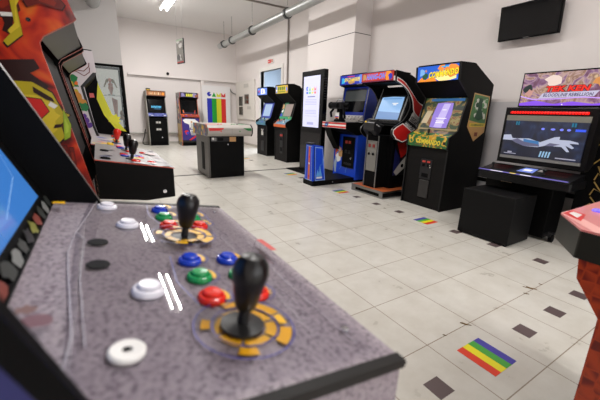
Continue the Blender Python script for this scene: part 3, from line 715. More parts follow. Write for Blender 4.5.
Wd = .6
sideart = splat('worn side art', [(0, (70, 60, 58)), (.42, (120, 112, 108)), (.52, (146, 138, 130)), (.6, (170, 120, 70)), (.66, (190, 160, 80))], 5, .5, detail=2, dist=1)
t, p = back_cab('violet and orange arcade cabinet against the back wall, left of the banner', 2.30, 11.2, Wd, 1.71, sideart, mat('orange brown edge', (180, 92, 60), .4))
m = MB(); A = Art(m, (0, .64, 0), (0, -1, 0), (0, 0, 1), .64, 1.7)
A.rect(.02, .07, .97, .42, c('side yellow', (186, 150, 66))); A.blobs(9, .1, [c('side orange', (190, 104, 50)), c('side violet', (74, 56, 120)), c('side yellow2', (206, 176, 84))], 11)
for k in range(7): A.blob(.6+.1*(k % 2), .52+.06*k, .05, [c('side pale', (178, 172, 168)), c('side dark', (80, 70, 72))][k % 2], 30+k)
m.build('side_print', t)
strip(t, 'control_panel', Wd, (-.02, .95), (.11, 1.035), c('panel brick', (150, 66, 50)), .02)
m, A = face_art((-.02, .952), (.11, 1.037), Wd); A.blobs(12, .03, [p_org, p_blue, c('panel tan', (220, 160, 110)), p_red], 14); m.build('panel_print', t)
strip(t, 'marquee', Wd, (.035, 1.565), (.035, 1.70), e('marquee indigo', (36, 30, 66), .8), .02)
m, A = face_art((.034, 1.565), (.034, 1.70), Wd); A.blob(.15, .5, .07, e('marquee lilac', (150, 140, 190), .7), 3); A.blob(.8, .5, .08, e('marquee lilac', (150, 140, 190), .7), 5); A.blob(.9, .4, .05, e('marquee brown', (150, 92, 52), .8), 6)
for k in range(4): A.poly([(.32+k*.1, .2), (.4+k*.1, .2), (.41+k*.1, .85), (.34+k*.1, .8)], e('marquee yellow', (214, 210, 60), .9))
m.build('marquee_print', t)
MB().slab(.07, .53, (.112, 1.04), (.13, 1.12), .001, c('bezel ink', (30, 24, 50))).build('bezel_strip', t)
m = MB()
for x, s in ((.085, 1), (.515, -1)): m.add([(x-.012+s*.04, .11, 1.06), (x+.012+s*.04, .11, 1.06), (x+.006, .165, 1.28), (x-.006, .165, 1.26)], [(0, 1, 2, 3)], p_red if s < 0 else p_org)
m.build('bezel_print', t)
m, A = face_art((.004, .115), (.004, .90), Wd); A.rect(0, 0, 1, 1, c('front violet', (52, 38, 120)))
A.poly([(.05, .93), (.2, .98), (.75, .97), (.95, .85), (.9, .35), (.5, .33), (.45, .5), (.4, .75), (.15, .82)], p_wht); A.rect(.45, .52, .95, .62, c('front violet', (52, 38, 120))); A.blob(.55, .85, .04, p_tan, 3)
A.rect(.5, .3, .95, .5, p_gry); A.blob(.25, .42, .07, p_red, 5); A.blob(.3, .4, .05, p_blue, 6); A.poly([(.35, .1), (.45, .08), (.85, .26), (.78, .3)], p_red); A.poly([(.0, .0), (1, 0), (1, .07), (0, .1)], p_blk)
m.build('front_print', t)
MB().box(.3, .42, -.01, .004, .55, .74, lgray).build('coin_door', t)

# ================================================================== COCKTAIL CONSOLE TABLE in the middle
t = thing('arcade_table', 'low square black arcade table with silver rounded top in mid-room', 'arcade machine', (1.58, 5.62, 0))
sil = mat('silver plastic', (168, 162, 156), .38)
MB().box(0.03, .66, .0, .80, 0.0, .76, black).build('body', t, .006)
m = MB(); m.prism([(-.0, .02), (.80, .02), (.80, .76), (0, .76)], 0, .03, mat('silver grey side', (84, 80, 76), .45)); m.build('side_board', t)
MB().box(-.006, .0, .25, .42, .12, .62, blackm).build('side_slot', t)
MB().box(.66, .672, .02, .78, .02, .76, black).build('right_board', t)
MB().prism([(-.10, .80), (-.05, .745), (.85, .745), (.90, .80), (.90, .89), (.82, .945), (-.02, .945), (-.10, .89)], -.02, .78, sil).build('top_console', t, .015)
m = MB()
A = Art(m, (-.0205, .90, .745), (0, -1, 0), (0, 0, 1), 1.0, .2)
A.poly([(.0, .28), (.05, .04), (.95, .04), (1, .28), (1, .7), (.92, .97), (.08, .97), (0, .7)], mgray); A.blobs(30, .05, [p_pur, p_org, c('end teal', (60, 110, 140)), p_yel, p_gry, c('end violet', (90, 70, 130))], 21)
m.build('end_plate', t)
MB().prism([(-.105, .80), (-.052, .742), (.852, .742), (.905, .80), (.905, .89), (.822, .95), (-.022, .95), (-.105, .89)], .781, .80, blackm).build('end_cap', t)
zt = .943
m = MB(); A = Art(m, (-.01, -.02, zt+.0022), (1, 0, 0), (0, 1, 0), .78, .84)
A.rect(.0, .02, 1, .97, c('table top grey', (172, 168, 164))); A.poly([(0, .02), (.34, .02), (.36, .12), (.3, .26), (0, .3)], redp); A.poly([(.98, .04), (.7, .1), (.68, .35), (.98, .4)], p_green); A.blob(.6, .55, .06, redp, 3); A.rect(.1, .35, .9, .9, c('table glass', (168, 160, 152)))
m.build('top_print', t)
m = MB(); A = Art(m, (-.01, -.1005, .80), (1, 0, 0), (0, 0, 1), .78, .09)
A.poly([(.02, .45), (.0, 1), (.34, 1), (.34, .8), (.24, .5)], redp); A.poly([(.80, 1), (1, 1), (1, .5), (.92, .5)], p_green)
A.disc(.28, .42, .012, redp); A.disc(.72, .4, .012, p_green); A.rect(.53, .0, .535, 1, mgray)
m.build('console_print', t)
for x, y, mm in ((.2, .04, redp), (.26, .05, redp), (.45, .04, p_green), (.5, .05, p_green), (.56, .06, blackm)):
    MB().lathe((x, y, zt), [(.018, -.002), (.018, .01), (.01, .014), (0, .013)], mm, 14).build('button', t)
m = MB(); A = Art(m, (.05, -.001, .64), (1, 0, 0), (0, 0, 1), .5, .1)
A.rect(0, .1, .9, .9, dgray); A.rect(.02, .2, .2, .8, mgray); A.rect(.25, .25, .45, .75, blackm); A.rect(.68, .08, .92, .92, p_tan); A.blob(.08, .6, .02, p_wht, 5); m.build('instruction_plate', t)
MB().lathe((.36, 0, .6), [(0, .01), (.01, .009), (.012, 0)], chrome, 12, (0, -1, 0)).build('lock', t)

# ================================================================== TWIN UPRIGHTS on the right, rear
def twin(label, X, Yr, Wd, depth):
    t = thing('arcade_cabinet', label, 'arcade machine', (X, Yr+Wd, 0), -PI/2)   # local x runs toward -Y
    p = [(.02, 0), (.02, .80), (-.03, .88), (-.02, .955), (.06, 1.0), (.13, 1.04), (.25, 1.43), (.02, 1.625), (.02, 1.82), (.20, 1.835), (.35, 1.80), (depth, 1.62), (depth, 0)]
    shell(t, Wd, p, black, mat('edge black', (18, 18, 19), .4, spec=.2))
    strip(t, 'front_door', Wd, (.03, .0), (.03, .84), mat('charcoal front', (20, 19, 19), .5, spec=.12))
    strip(t, 'back_panel', Wd, (depth-.02, 1.6), (depth-.02, .02), blackm); strip(t, 'top_panel', Wd, (.03, 1.82), (.2, 1.83), blackm, -.015)
    strip(t, 'speaker_panel', Wd, (.25, 1.44), (.03, 1.63), blackm, .01)
    strip(t, 'rear_slope', Wd, (.2, 1.83), (depth-.02, 1.62), blackm, -.015)
    return t
Wd = .65
t = twin('black arcade cabinet with blue-white marquee, farther of the two by the doorway', 3.86, 8.03, Wd, .70)
strip(t, 'marquee', Wd, (.025, 1.635), (.025, 1.81), e('marquee sky', (90, 130, 220), 1), .02)
m, A = face_art((.024, 1.635), (.024, 1.81), Wd); A.blob(.55, .5, .09, e_wht, 3, asp=2); A.blob(.15, .5, .06, e('marquee dim', (40, 60, 140), .8), 4); A.disc(.18, .55, .03, e_red); A.text('3', .48, .25, .6, .8, e('marquee logo blue', (60, 90, 190), 1)); m.build('marquee_print', t)
strip(t, 'bezel', Wd, (.13, 1.03), (.25, 1.43), e('bezel blue lit', (24, 60, 180), .45), .015)
MB().slab(.12, Wd-.1, (.138, 1.08), (.236, 1.40), .001, e('screen pale blue', (170, 196, 228), .7)).build('screen', t)
strip(t, 'control_panel', Wd, (-.02, .90), (.13, 1.03), c('teal panel', (74, 120, 140)), .02)
m, A = face_art((-.021, .902), (.129, 1.032), Wd); A.blobs(14, .04, [p_blue, c('panel sand', (170, 160, 140)), c('teal light', (120, 170, 190)), p_blk], 6); m.build('panel_print', t)
strip(t, 'panel_front', Wd, (-.025, .84), (-.025, .91), c('teal panel', (74, 120, 140)), .012)
coin_door(t, Wd, .36, .52, .74, .03, False, .22); MB().box(.3, .42, .01, .02, .56, .70, lgray).build('price_card', t); MB().box(.26, .46, .018, .03, .12, .40, dgray).build('cash_door', t)
for k in range(2): stick(t, .2+.25*k, .04, .975)
t = twin('black arcade cabinet with yellow marquee, nearer of the two by the doorway', 3.80, 6.80, Wd, .52)
strip(t, 'marquee', Wd, (.025, 1.635), (.025, 1.81), e('marquee gold', (224, 190, 60), .9), .02)
m, A = face_art((.024, 1.635), (.024, 1.81), Wd); A.rect(.02, .05, .14, .95, e('marquee sky', (90, 130, 220), 1)); A.rect(.84, .05, .98, .95, e('marquee tan', (200, 150, 90), .8)); A.blob(.07, .4, .03, e_wht, 2); A.blob(.9, .5, .04, e('marquee sky', (90, 130, 220), 1), 5)
for k in range(4): A.poly([(.2+k*.15, .4+.02*k), (.3+k*.15, .36), (.32+k*.15, .85), (.2+k*.15, .82)], e('marquee green', (70, 120, 40), .8))
A.rect(.2, .1, .8, .3, e('marquee olive', (150, 150, 50), .8)); m.build('marquee_print', t)
strip(t, 'bezel', Wd, (.13, 1.03), (.25, 1.43), blackm, .015)
m, A = face_art((.128, 1.03), (.248, 1.43), Wd, .02); A.poly([(.0, .0), (.28, .0), (.5, 1), (.2, 1)], c('bezel green', (26, 120, 80))); A.blob(.12, .75, .07, p_tan, 3); A.blob(.14, .5, .05, p_wht, 4); A.blob(.1, .2, .06, p_blue, 5); A.rect(.0, -.02, 1, .16, c('bezel bright green', (30, 150, 96))); A.disc(.8, .1, .018, p_yel)
m.build('bezel_print', t)
MB().slab(.2, Wd-.08, (.138, 1.10), (.232, 1.39), .001, e('screen warm grey', (168, 150, 142), .6)).build('screen', t)
strip(t, 'control_panel', Wd, (-.02, .90), (.13, 1.03), c('blue grey panel', (110, 150, 180)), .02)
m, A = face_art((-.021, .902), (.129, 1.032), Wd); A.blobs(14, .04, [c('panel rust', (196, 92, 44)), c('teal light', (120, 170, 190)), p_wht, c('panel rust2', (170, 80, 40))], 8); m.build('panel_print', t)
strip(t, 'panel_front', Wd, (-.025, .84), (-.025, .91), c('panel rust', (196, 92, 44)), .012)
coin_door(t, Wd, .36, .2, .70, .03, True, .16)
for k in range(2): stick(t, .2+.25*k, .04, .975)
t2 = thing('wall_poster', 'dark red poster glimpsed between the kiosk and the twin cabinets', 'poster', (4.19, 6.45, .75)); MB().box(0, .008, -.5, .15, 0, .9, c('poster dark', (38, 16, 20))).build('sheet', t2)
m = MB(); A = Art(m, (-.001, .15, 0), (0, -1, 0), (0, 0, 1), .65, .9); A.blobs(12, .1, [c('poster maroon', (92, 20, 28)), p_blk, c('poster blue', (30, 30, 66)), c('poster brown', (90, 50, 40))], 7); m.build('print', t2)

# ================================================================== DIGITAL KIOSK
t = thing('digital_kiosk', 'tall black digital kiosk with a lit white portrait screen', 'kiosk', (3.60, 5.43, 0), -PI/2)
MB().box(-.64, .37, -.20, .58, 0, .018, black).build('base_plate', t, .004)
MB().box(-.41, .35, .0, .10, .02, 1.985, blackg).build('casing', t, .008)
MB().box(-.38, .32, -.004, 0, .04, .82, mat('kiosk smoked panel', (26, 23, 23), .12, spec=.3)).build('lower_panel', t)
m = MB()
for k in range(9): m.box(.35, .357, .02, .09, 1.45+.045*k, 1.475+.045*k, dgray)
m.build('side_vents', t)
ks = e('kiosk white', (214, 214, 240), 1.0)
MB().box(-.325, .245, -.006, -.003, .925, 1.885, ks).build('screen', t)
m = MB(); A = Art(m, (-.325, -.006, .925), (1, 0, 0), (0, 0, 1), .57, .96)
lc = [e('k blue', (90, 120, 215)), e('k green', (120, 200, 150)), e('k yellow', (232, 215, 120)), e('k red', (226, 130, 140))]
for i in range(4):
    xx = .18+i*.165
    A.rect(xx, .66, xx+.12, .70, lc[i])
A.disc(.24, .76, .04, lc[0], 20, 45, 315); A.poly([(.345, .72), (.465, .72), (.405, .80)], lc[1])
for i in (2, 3): xx = .18+i*.165; A.poly([(xx, .72), (xx+.12, .72), (xx+.12, .80), (xx+.06, .75), (xx, .80)], lc[i])
gy = e('k text', (120, 120, 175), .9)
A.rect(.28, .595, .74, .612, gy)
for z in (.54, .51, .48, .45, .33, .30, .27): A.rect(.14, z, .84-.06*((z*100) % 3), z+.008, e('k text light', (176, 176, 214), .95))
A.rect(.1, .22, .9, .225, e('k text light', (176, 176, 214), .95)); A.rect(.3, .05, .7, .1, e('k text light', (176, 176, 214), .95))
m.build('screen_image', t)

# ================================================================== BLUE GUN / FLIGHT CABINET on platform
t = thing('arcade_cabinet', 'blue flight-stick arcade cabinet with red striped console and front post', 'arcade machine', (2.95, 4.34, 0))
blue = mat('royal blue laminate', (20, 70, 206), .35)
MB().prism([(0, .0), (.7, 0), (1.3, 0), (1.3, .6), (.0, .3)], .0, .085, black, axis='z').build('platform', t, .004)
MB().cyl((.42, -.002, .045), (.42, .002, .045), .012, steel, n=12).build('platform_bolt', t)
# post
m = MB(); P0 = [(.0, .02), (.27, .02), (.27, .26), (.0, .26)]; P1 = [(.0, .06), (.22, .06), (.22, .24), (.0, .24)]
vs = [(x, y, .085) for x, y in P0] + [(x, y, .69 if x < .1 else .66) for x, y in P1]
m.add(vs, [(0, 3, 2, 1), (4, 5, 6, 7), (0, 1, 5, 4), (1, 2, 6, 5), (2, 3, 7, 6), (3, 0, 4, 7)], blue)
A = Art(m, (0, .02, .085), (1, 0, 0), (0, .04, .6), .27, .6)
A.rect(.14, .0, .19, .97, p_blk)
lb = c('light blue print', (96, 160, 226)); bd = c('border blue', (150, 180, 230))
A.poly([(.22, .0), (.98, .0), (.80, .92), (.22, .95)], bd); A.poly([(.25, .02), (.94, .02), (.77, .90), (.25, .93)], blue)
A.poly([(.3, .12), (.42, .32), (.52, .2), (.6, .42), (.68, .25), (.76, .12)], lb); A.rect(.32, .06, .76, .11, p_wht)
A.stroke([(.5, .3), (.62, .45), (.72, .43), (.8, .55), (.78, .62)], .008, lb)
B = Art(m, (0, .26, .085), (0, -1, 0), (0, 0, 1), .24, .6)
B.poly([(.08, .0), (.92, .0), (.84, .97), (.14, .97)], bd); B.poly([(.12, .02), (.88, .02), (.8, .95), (.18, .95)], blue); B.poly([(.40, .02), (.68, .02), (.64, .95), (.42, .95)], c('flame strip', (206, 112, 70)))
for k in range(5): B.blob(.54, .12+.18*k, .022, [p_red, p_org, p_wht][k % 3], k)
m.add([(.0, .02, .085), (.04, .02, .085), (.04, .06, .685), (.0, .06, .69)], [(0, 1, 2, 3)], blue)
m.build('front_post', t)
MB().box(-.01, .07, .05, .25, .69, .715, dgray).build('post_cap', t, .004)
# main body
MB().box(1.10, 1.32, .05, .71, .04, .94, blue).build('door_panel', t, .004)
m = MB(); A = Art(m, (1.099, .71, .085), (0, -1, 0), (0, 0, 1), .66, .855)
A.poly([(.02, .98), (.10, .98), (.13, .7), (.05, .6), (.1, .4), (.02, .2), (.08, .02), (.14, .02), (.16, .3), (.12, .45), (.2, .62), (.18, .8), (.15, .98), (.02, .98)], c('ghost grey', (160, 176, 200)))
A.blob(.2, .5, .13, p_org, 3); A.blob(.24, .44, .09, c('paint blue', (60, 120, 210)), 4); A.blob(.22, .36, .08, p_wht, 5); A.blob(.32, .46, .08, p_tan, 6); A.blob(.16, .58, .08, p_red, 7); A.blob(.26, .55, .05, p_wht, 8)
A.stroke([(.58, .05), (.62, .2), (.68, .3), (.7, .42)], .012, lb); A.stroke([(.3, .1), (.4, .2), (.42, .35)], .008, lb)
m.build('door_print', t)
f = MB().box(1.085, 1.10, .11, .44, .24, .80, blackm).build('coin_door', t, .003)
m = MB()
for y in (.33, .24): MB().box(1.078, 1.086, y-.03, y+.03, .68, .73, mat('coin light', (190, 60, 50), .4)).build('coin_light', f); MB().box(1.078, 1.086, y-.03, y+.03, .50, .56, dgray).build('coin_slot', f)
MB().cyl((1.075, .18, .42), (1.086, .18, .42), .02, chrome, n=12).build('lock', f); MB().box(1.08, 1.086, .16, .38, .29, .33, dgray).build('coin_return', f)
# console
m = MB(); m.prism([(.83, .955), (.83, 1.055), (1.36, 1.08), (1.36, .88), (1.1, .84)], .02, .70, black, axis='y'); m.build('console', t, .004)
m = MB(); A = Art(m, (.829, .70, .955), (0, -1, 0), (0, 0, 1), .68, .10)
A.rect(0, 0, 1, 1, p_wht); A.rect(0, .05, 1, .36, p_red); A.rect(0, .64, 1, .95, p_red); A.poly([(.08, .1), (.22, .1), (.3, .9), (.14, .9)], p_nvy); A.poly([(.12, .35), (.22, .35), (.24, .6), (.14, .6)], lb)
m.build('console_stripe', t)
m = MB(); m.prism([(.93, .80), (.86, .955), (1.1, .955), (1.1, .55)], .50, .68, black, axis='y').build('console_bracket', t)
con = c('console keys', (186, 180, 172)); m = MB(); m.prism([(1.05, 1.067), (1.36, 1.08), (1.36, 1.22), (1.30, 1.22)], .06, .66, con, axis='y')
A = Art(m, (1.05, .66, 1.068), (0, -1, 0), (.25, 0, .152), .60, .29)
for k in range(12): A.blob(.08+.075*k, .3+.25*(k % 2), .018, blackm, k)
m.build('instrument_panel', t)
# flight stick
g = MB().lathe((.93, .58, 1.15), [(.10, 0), (.105, .02), (.07, .05), (.055, .09), (.055, .2), (.06, .22), (0, .23)], blackm, 20).build('flight_stick', t)
m = MB(); m.box(.85, 1.01, .46, .72, 1.36, 1.47, dgray).box(.80, .87, .52, .66, 1.38, 1.45, blackm).cyl((.93, .36, 1.42), (.93, .46, 1.42), .03, blackm, n=14).cyl((.93, .72, 1.42), (.93, .84, 1.42), .045, blackm, n=14).cyl((.93, .84, 1.42), (.93, .86, 1.42), .06, dgray, n=14)
m.tube([(.9, .45, 1.36), (.88, .40, 1.28), (.9, .40, 1.2)], .02, blackm, 8); m.tube([(.9, .73, 1.36), (.88, .78, 1.3), (.9, .78, 1.22)], .02, blackm, 8)
m.tube([(.93, .48, 1.47), (.93, .52, 1.51), (.93, .66, 1.51), (.93, .70, 1.47)], .008, steel, 8)
m.build('grip_housing', g)
MB().box(.868, .872, .53, .63, 1.19, 1.30, p_wht).box(.866, .868, .535, .625, 1.2, 1.225, p_org).box(.866, .868, .535, .625, 1.225, 1.24, p_blue).build('grip_label', g)
# monitor head
x0 = 1.30
m = MB(); pr = [(1.34, 1.15), (1.24, 1.70), (1.22, 1.745), (1.22, 1.905), (1.34, 1.93), (1.335, .085), (1.325, .085)]
sideP = [(1.33, .085), (1.33, 1.10), (1.20, 1.12), (1.30, 1.70), (1.18, 1.74), (1.18, 1.90), (1.335, 1.92), (1.335, .085)]
for y0, y1 in ((.03, .05), (.70, .72)):
    MB().prism([(1.33, .9), (1.22, 1.14), (1.30, 1.70), (1.18, 1.735), (1.18, 1.905), (1.40, 1.92), (1.72, 1.7), (1.72, .9)], y0, y1, mat('deep blue laminate', (16, 44, 140), .35), steel, axis='y').build('side_panel', t)
MB().box(1.2, 1.72, .05, .70, 1.715, 1.735, blackm).box(1.2, 1.4, .05, .70, 1.9, 1.915, blackm).box(1.69, 1.71, .05, .70, .9, 1.7, blackm).build('head_frame', t)
MB().box(1.33, 1.70, .03, .72, .06, .9, black).build('rear_body', t)
m = MB(); m.box(1.182, 1.2, .05, .70, 1.745, 1.895, e('marquee deep blue', (40, 50, 170), .9))
A = Art(m, (1.182, .70, 1.745), (0, -1, 0), (0, 0, 1), .65, .15)
A.blob(.12, .4, .06, e_cyan, 3); A.blob(.85, .5, .07, e('marquee sky', (90, 130, 220), 1), 5); A.blob(.5, .3, .05, e('marquee tan', (200, 150, 90), .8), 4, asp=2); A.text('SPACE HARRIER', .18, .3, .82, .72, e_yel, .3, .03); A.stroke([(.3, .85), (.6, .85)], .012, e_red)
m.build('marquee', t)
m = MB(); m.add([(1.23, .70, 1.16), (1.23, .05, 1.16), (1.31, .05, 1.70), (1.31, .70, 1.70)], [(0, 1, 2, 3)], mat('screen bezel blue', (22, 54, 170), .3, emit=.25))
A = Art(m, (1.23, .70, 1.16), (0, -1, 0), (.08, 0, .54), .65, .546)
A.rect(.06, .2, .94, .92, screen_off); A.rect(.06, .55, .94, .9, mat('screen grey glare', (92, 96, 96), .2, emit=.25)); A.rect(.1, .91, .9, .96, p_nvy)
m.build('screen', t)

for ch in t.children:
    k = ch.name.split('.')[0]
    if k in ('door_panel', 'door_print', 'coin_door'): ch.location = (-.20, -.08, 0)
    elif k in ('console', 'console_stripe', 'console_bracket', 'instrument_panel'): ch.location = (-.23, -.06, 0)
    elif k in ('side_panel', 'head_frame', 'rear_body', 'marquee', 'screen'): ch.location = (-.23, -.07, -.03)
    elif k == 'flight_stick': ch.location = (-.27, -.36, -.08)

# ================================================================== MOTORBIKE CABINET
t = thing('arcade_cabinet', 'motorbike handlebar arcade cabinet with red crescent sides on wooden base', 'arcade machine', (3.45, 3.30, 0))
# local: x toward the wall (depth), y width; front is -x
HW = .65
MB().box(-.02, .93, -.09, HW-.05, .0, .085, black).build('base', t, .004)
MB().box(-.02, .93, -.09, HW-.05, .085, .105, wood).build('foot_board', t, .003)
m = MB(); m.box(-.024, -.02, -.09, HW-.05, .0, .11, steel).box(-.02, .93, -.094, -.09, .085, .11, steel).box(-.024, .93, -.094, -.09, .0, .02, steel).build('base_trim', t)
m = MB(); m.box(-.026, -.024, -.02, .5, .025, .07, blackm).build('base_grille', t)
def arc(pts, n=6):
    out = []
    P = [Vector(p) for p in pts]
    for i in range(len(P)-1):
        a, b, c_, d = P[max(i-1, 0)], P[i], P[i+1], P[min(i+2, len(P)-1)]
        for k in range(n):
            u = k/n; q = .5*((2*b)+(c_-a)*u+(2*a-5*b+4*c_-d)*u*u+(3*b-a-3*c_+d)*u**3); out.append((q.x, q.y))
    out.append(tuple(P[-1])); return out
outer = arc([(.09, 1.80), (.38, 1.765), (.62, 1.65), (.78, 1.46), (.80, 1.25), (.70, 1.0), (.50, .86), (.36, .80)])
inner = arc([(.20, .86), (.12, .94), (.14, 1.02), (.28, 1.10), (.36, 1.16), (.45, 1.32), (.40, 1.47), (.28, 1.59), (.10, 1.65)])
outline = outer + inner
for y0, y1 in ((-.01, .01), (HW-.01, HW+.01)):
    m = MB(); m.prism(outline, y0, y1, blackm, mat('crescent edge', (60, 58, 56), .4), axis='y')
    if y0 < 0:
        A = Art(m, (0, y0, 0), (1, 0, 0), (0, 0, 1), 1, 1)
        o2 = arc([(.11, 1.715), (.27, 1.66), (.45, 1.53), (.60, 1.41), (.735, 1.36)]); i2 = arc([(.655, 1.16), (.53, 1.26), (.47, 1.42), (.36, 1.54), (.22, 1.62), (.11, 1.66)])
        A.poly(o2 + i2, p_wht)
        o3 = arc([(.125, 1.70), (.28, 1.645), (.46, 1.51), (.61, 1.395), (.725, 1.345)]); i3 = arc([(.665, 1.185), (.545, 1.27), (.485, 1.43), (.37, 1.555), (.23, 1.633), (.125, 1.67)])
        A.poly(o3 + i3, c('crescent red', (196, 34, 30)))
        A.poly([(.44, 1.135), (.475, 1.18), (.50, 1.235), (.53, 1.262), (.66, 1.165), (.70, 1.10), (.685, 1.0), (.60, 1.06)], c('crescent grey', (176, 172, 168)))
        A.poly([(.335, 1.095), (.44, 1.14), (.60, 1.065), (.685, 1.0), (.64, .945), (.595, .955), (.45, 1.02)], p_blk)
        A.poly([(.14, 1.0), (.2, 1.04), (.33, 1.095), (.455, 1.03), (.60, .955), (.61, .92), (.52, .87), (.36, .815), (.22, .86), (.14, .94)], p_wht)
        A.poly([(.155, .99), (.21, 1.03), (.325, 1.08), (.445, 1.015), (.58, .945), (.585, .925), (.51, .885), (.36, .83), (.23, .875), (.155, .945)], c('crescent red', (196, 34, 30)))
        for txt, o_, u_, wd_, h_, mt in (('SEGA', (.465, y0-.0035, 1.135), (.20, 0, -.095), .20, .075, p_blk), ('HANG-ON', (.37, y0-.004, 1.07), (.20, 0, -.10), .25, .055, p_wht)):
            u = Vector(u_).normalized(); v = Vector((-u.z, 0, u.x)); B = Art(m, o_, u, v, wd_, h_); B.text(txt, 0, 0, 1, 1, mt, 0, .03)
    m.build('side_panel', t)
m = MB(); m.box(.05, .065, .01, HW-.01, 1.665, 1.80, e('marquee crimson', (176, 44, 36), .9))
A = Art(m, (.05, HW-.01, 1.665), (0, -1, 0), (0, 0, 1), HW-.02, .135)
A.blob(.1, .5, .05, e('marquee tan', (200, 150, 90), .8), 3); A.blob(.85, .5, .07, e_org, 5); A.blob(.92, .4, .04, e('marquee deep blue', (40, 50, 170), .9), 5); A.poly([(.15, .2), (.75, .15), (.8, .85), (.2, .85)], e('marquee red', (214, 60, 44), .9)); A.text('HANG-ON', .17, .22, .78, .82, e('marquee sky', (90, 130, 220), 1), .3, .05); A.rect(0, .93, 1, 1.0, p_nvy); A.rect(0, 0, 1, .06, p_nvy)
m.build('marquee', t)
MB().box(.065, .5, .01, HW-.01, 1.645, 1.665, blackm).box(.065, .4, .01, HW-.01, 1.775, 1.79, blackm).box(.74, .76, .01, HW-.01, .9, 1.55, blackm).build('head_frame', t)
# monitor: dark housing with lit screen
m = MB(); m.prism([(.30, 1.05), (.50, 1.62), (.74, 1.62), (.74, .9), (.45, .9)], .01, HW-.01, blackm, axis='y').build('monitor_housing', t)
m = MB(); A = Art(m, (.33, .56, 1.138), (0, -1, 0), (.16, 0, .455), .46, .36)
A.rect(-.04, -.06, 1.04, 1.06, dgray)
A.poly([(.02, .03), (.5, .0), (.98, .03), (1.0, .5), (.98, .97), (.5, 1), (.02, .97), (0, .5)], e('race screen blue', (140, 182, 228), .95)); A.poly([(.0, .0), (1, .0), (1, .3), (0, .35)], e('race screen low', (104, 140, 190), .9)); A.rect(.55, .68, .8, .72, e_wht); A.rect(.6, .62, .74, .66, e_wht); A.rect(.1, .88, .9, .93, e('race screen top', (110, 160, 215), .9))
m.build('screen', t)
m = MB(); m.box(.29, .31, .07, .58, 1.08, 1.105, dgray); m.tube([(.32, .05, 1.12), (.50, .05, 1.6)], .012, mgray, 8); m.tube([(.32, .6, 1.12), (.50, .6, 1.6)], .012, mgray, 8); m.build('bezel_bars', t)
# column with coin mech
m = MB(); m.box(.06, .30, .16, .42, .105, .90, black).build('column', t, .004)
m = MB(); m.box(.052, .06, .155, .175, .105, .90, steel).box(.052, .06, .405, .425, .105, .90, steel).build('column_trim', t)
f = MB().box(.050, .06, .19, .39, .36, .82, c('coin plate grey', (120, 118, 112))).build('coin_plate', t, .002)
for y in (.25, .34): MB().box(.044, .05, y-.022, y+.022, .72, .77, c('coin return red', (130, 34, 30))).build('coin_light', f); MB().cyl((.042, y, .62), (.05, y, .62), .02, blackm, n=14).build('coin_slot', f)
MB().box(.25, .74, .06, .58, .105, .9, blackm).build('lower_body', t)
m = MB(); A = Art(m, (.30, .059, .3), (1, 0, 0), (0, 0, 1), .44, .6)
A.rect(0, 0, 1, 1, p_blk); A.poly([(.02, .95), (.5, .98), (.8, .65), (.35, .45)], c('crescent red', (196, 34, 30))); A.poly([(.02, .7), (.3, .45), (.3, .1), (.02, .0)], p_nvy); A.poly([(.05, .1), (.2, .0), (.95, .35), (.95, .6), (.6, .5), (.3, .3)], lgray); A.disc(.45, .25, .03, blackm)
m.build('lower_print', t)
g = MB().tube([(.02, .29, .9), (.0, .29, 1.02)], .05, blackm, 14).build('handlebar', t)
m = MB(); m.prism([(-.06, .98), (-.05, 1.09), (.02, 1.14), (.10, 1.10), (.10, .96), (.02, .90)], .18, .40, mat('fairing grey', (30, 30, 32), .35), axis='y'); m.build('fairing', g, .012)
m = MB(); m.tube([(-.01, .16, 1.07), (-.02, .03, 1.05)], .018, blackm, 12); m.tube([(-.01, .42, 1.07), (-.02, .56, 1.09)], .018, blackm, 12); m.tube([(-.04, .14, 1.06), (-.08, .04, 1.04)], .006, steel, 8); m.tube([(-.04, .44, 1.08), (-.08, .54, 1.09)], .006, steel, 8); m.build('grips', g)
m = MB(); m.cyl((-.02, .29, 1.135), (-.02, .29, 1.142), .03, mgray, n=18).cyl((-.085, .33, 1.09), (-.075, .33, 1.10), .015, p_yel, n=12).box(-.05, .03, .2, .25, 1.125, 1.142, mgray); m.build('gauges', g)

# ================================================================== CAMOUFLAGE SHOOTER CABINET
Wd = .64
t = thing('arcade_cabinet', 'black arcade cabinet with green and orange camouflage control panel', 'arcade machine', (3.64, 3.05, 0), -PI/2)
p = [(.0, 0), (.0, .80), (-.02, .805), (-.015, .95), (.065, .988), (.145, 1.035), (.19, 1.26), (.26, 1.44), (.02, 1.615), (.0, 1.815), (.28, 1.835), (.75, 1.62), (.77, 0)]
shell(t, Wd, p, black, mat('edge dark grey', (30, 30, 30), .4, spec=.2))
strip(t, 'front_door', Wd, (.02, .0), (.02, .81), mat('charcoal front', (20, 19, 19), .5, spec=.12), .02)
strip(t, 'back_panel', Wd, (.75, 1.6), (.75, .02), blackm); strip(t, 'top_panel', Wd, (.02, 1.815), (.28, 1.825), blackm, -.015); strip(t, 'rear_slope', Wd, (.28, 1.825), (.74, 1.615), blackm, -.015)
strip(t, 'speaker_panel', Wd, (.26, 1.45), (.03, 1.62), blackm, .01)
camo = splat('camouflage print', [(0, (24, 92, 44)), (.46, (30, 128, 58)), (.5, (196, 144, 36)), (.56, (214, 178, 66)), (.6, (34, 104, 48))], 9, .4, detail=1, dist=.6)
strip(t, 'panel_front', Wd, (-.012, .812), (-.008, .952), camo, .02)
m, A = face_art((-.014, .812), (-.010, .952), Wd); A.text('COMMANDO', .22, .25, .84, .72, c('logo yellow', (222, 200, 60)), .2, .05, tilt=-.1); A.stroke([(.2, .18), (.86, .14)], .006, c('logo brown', (140, 80, 30))); A.rect(.9, .35, .96, .6, p_blk); m.build('panel_logo', t)
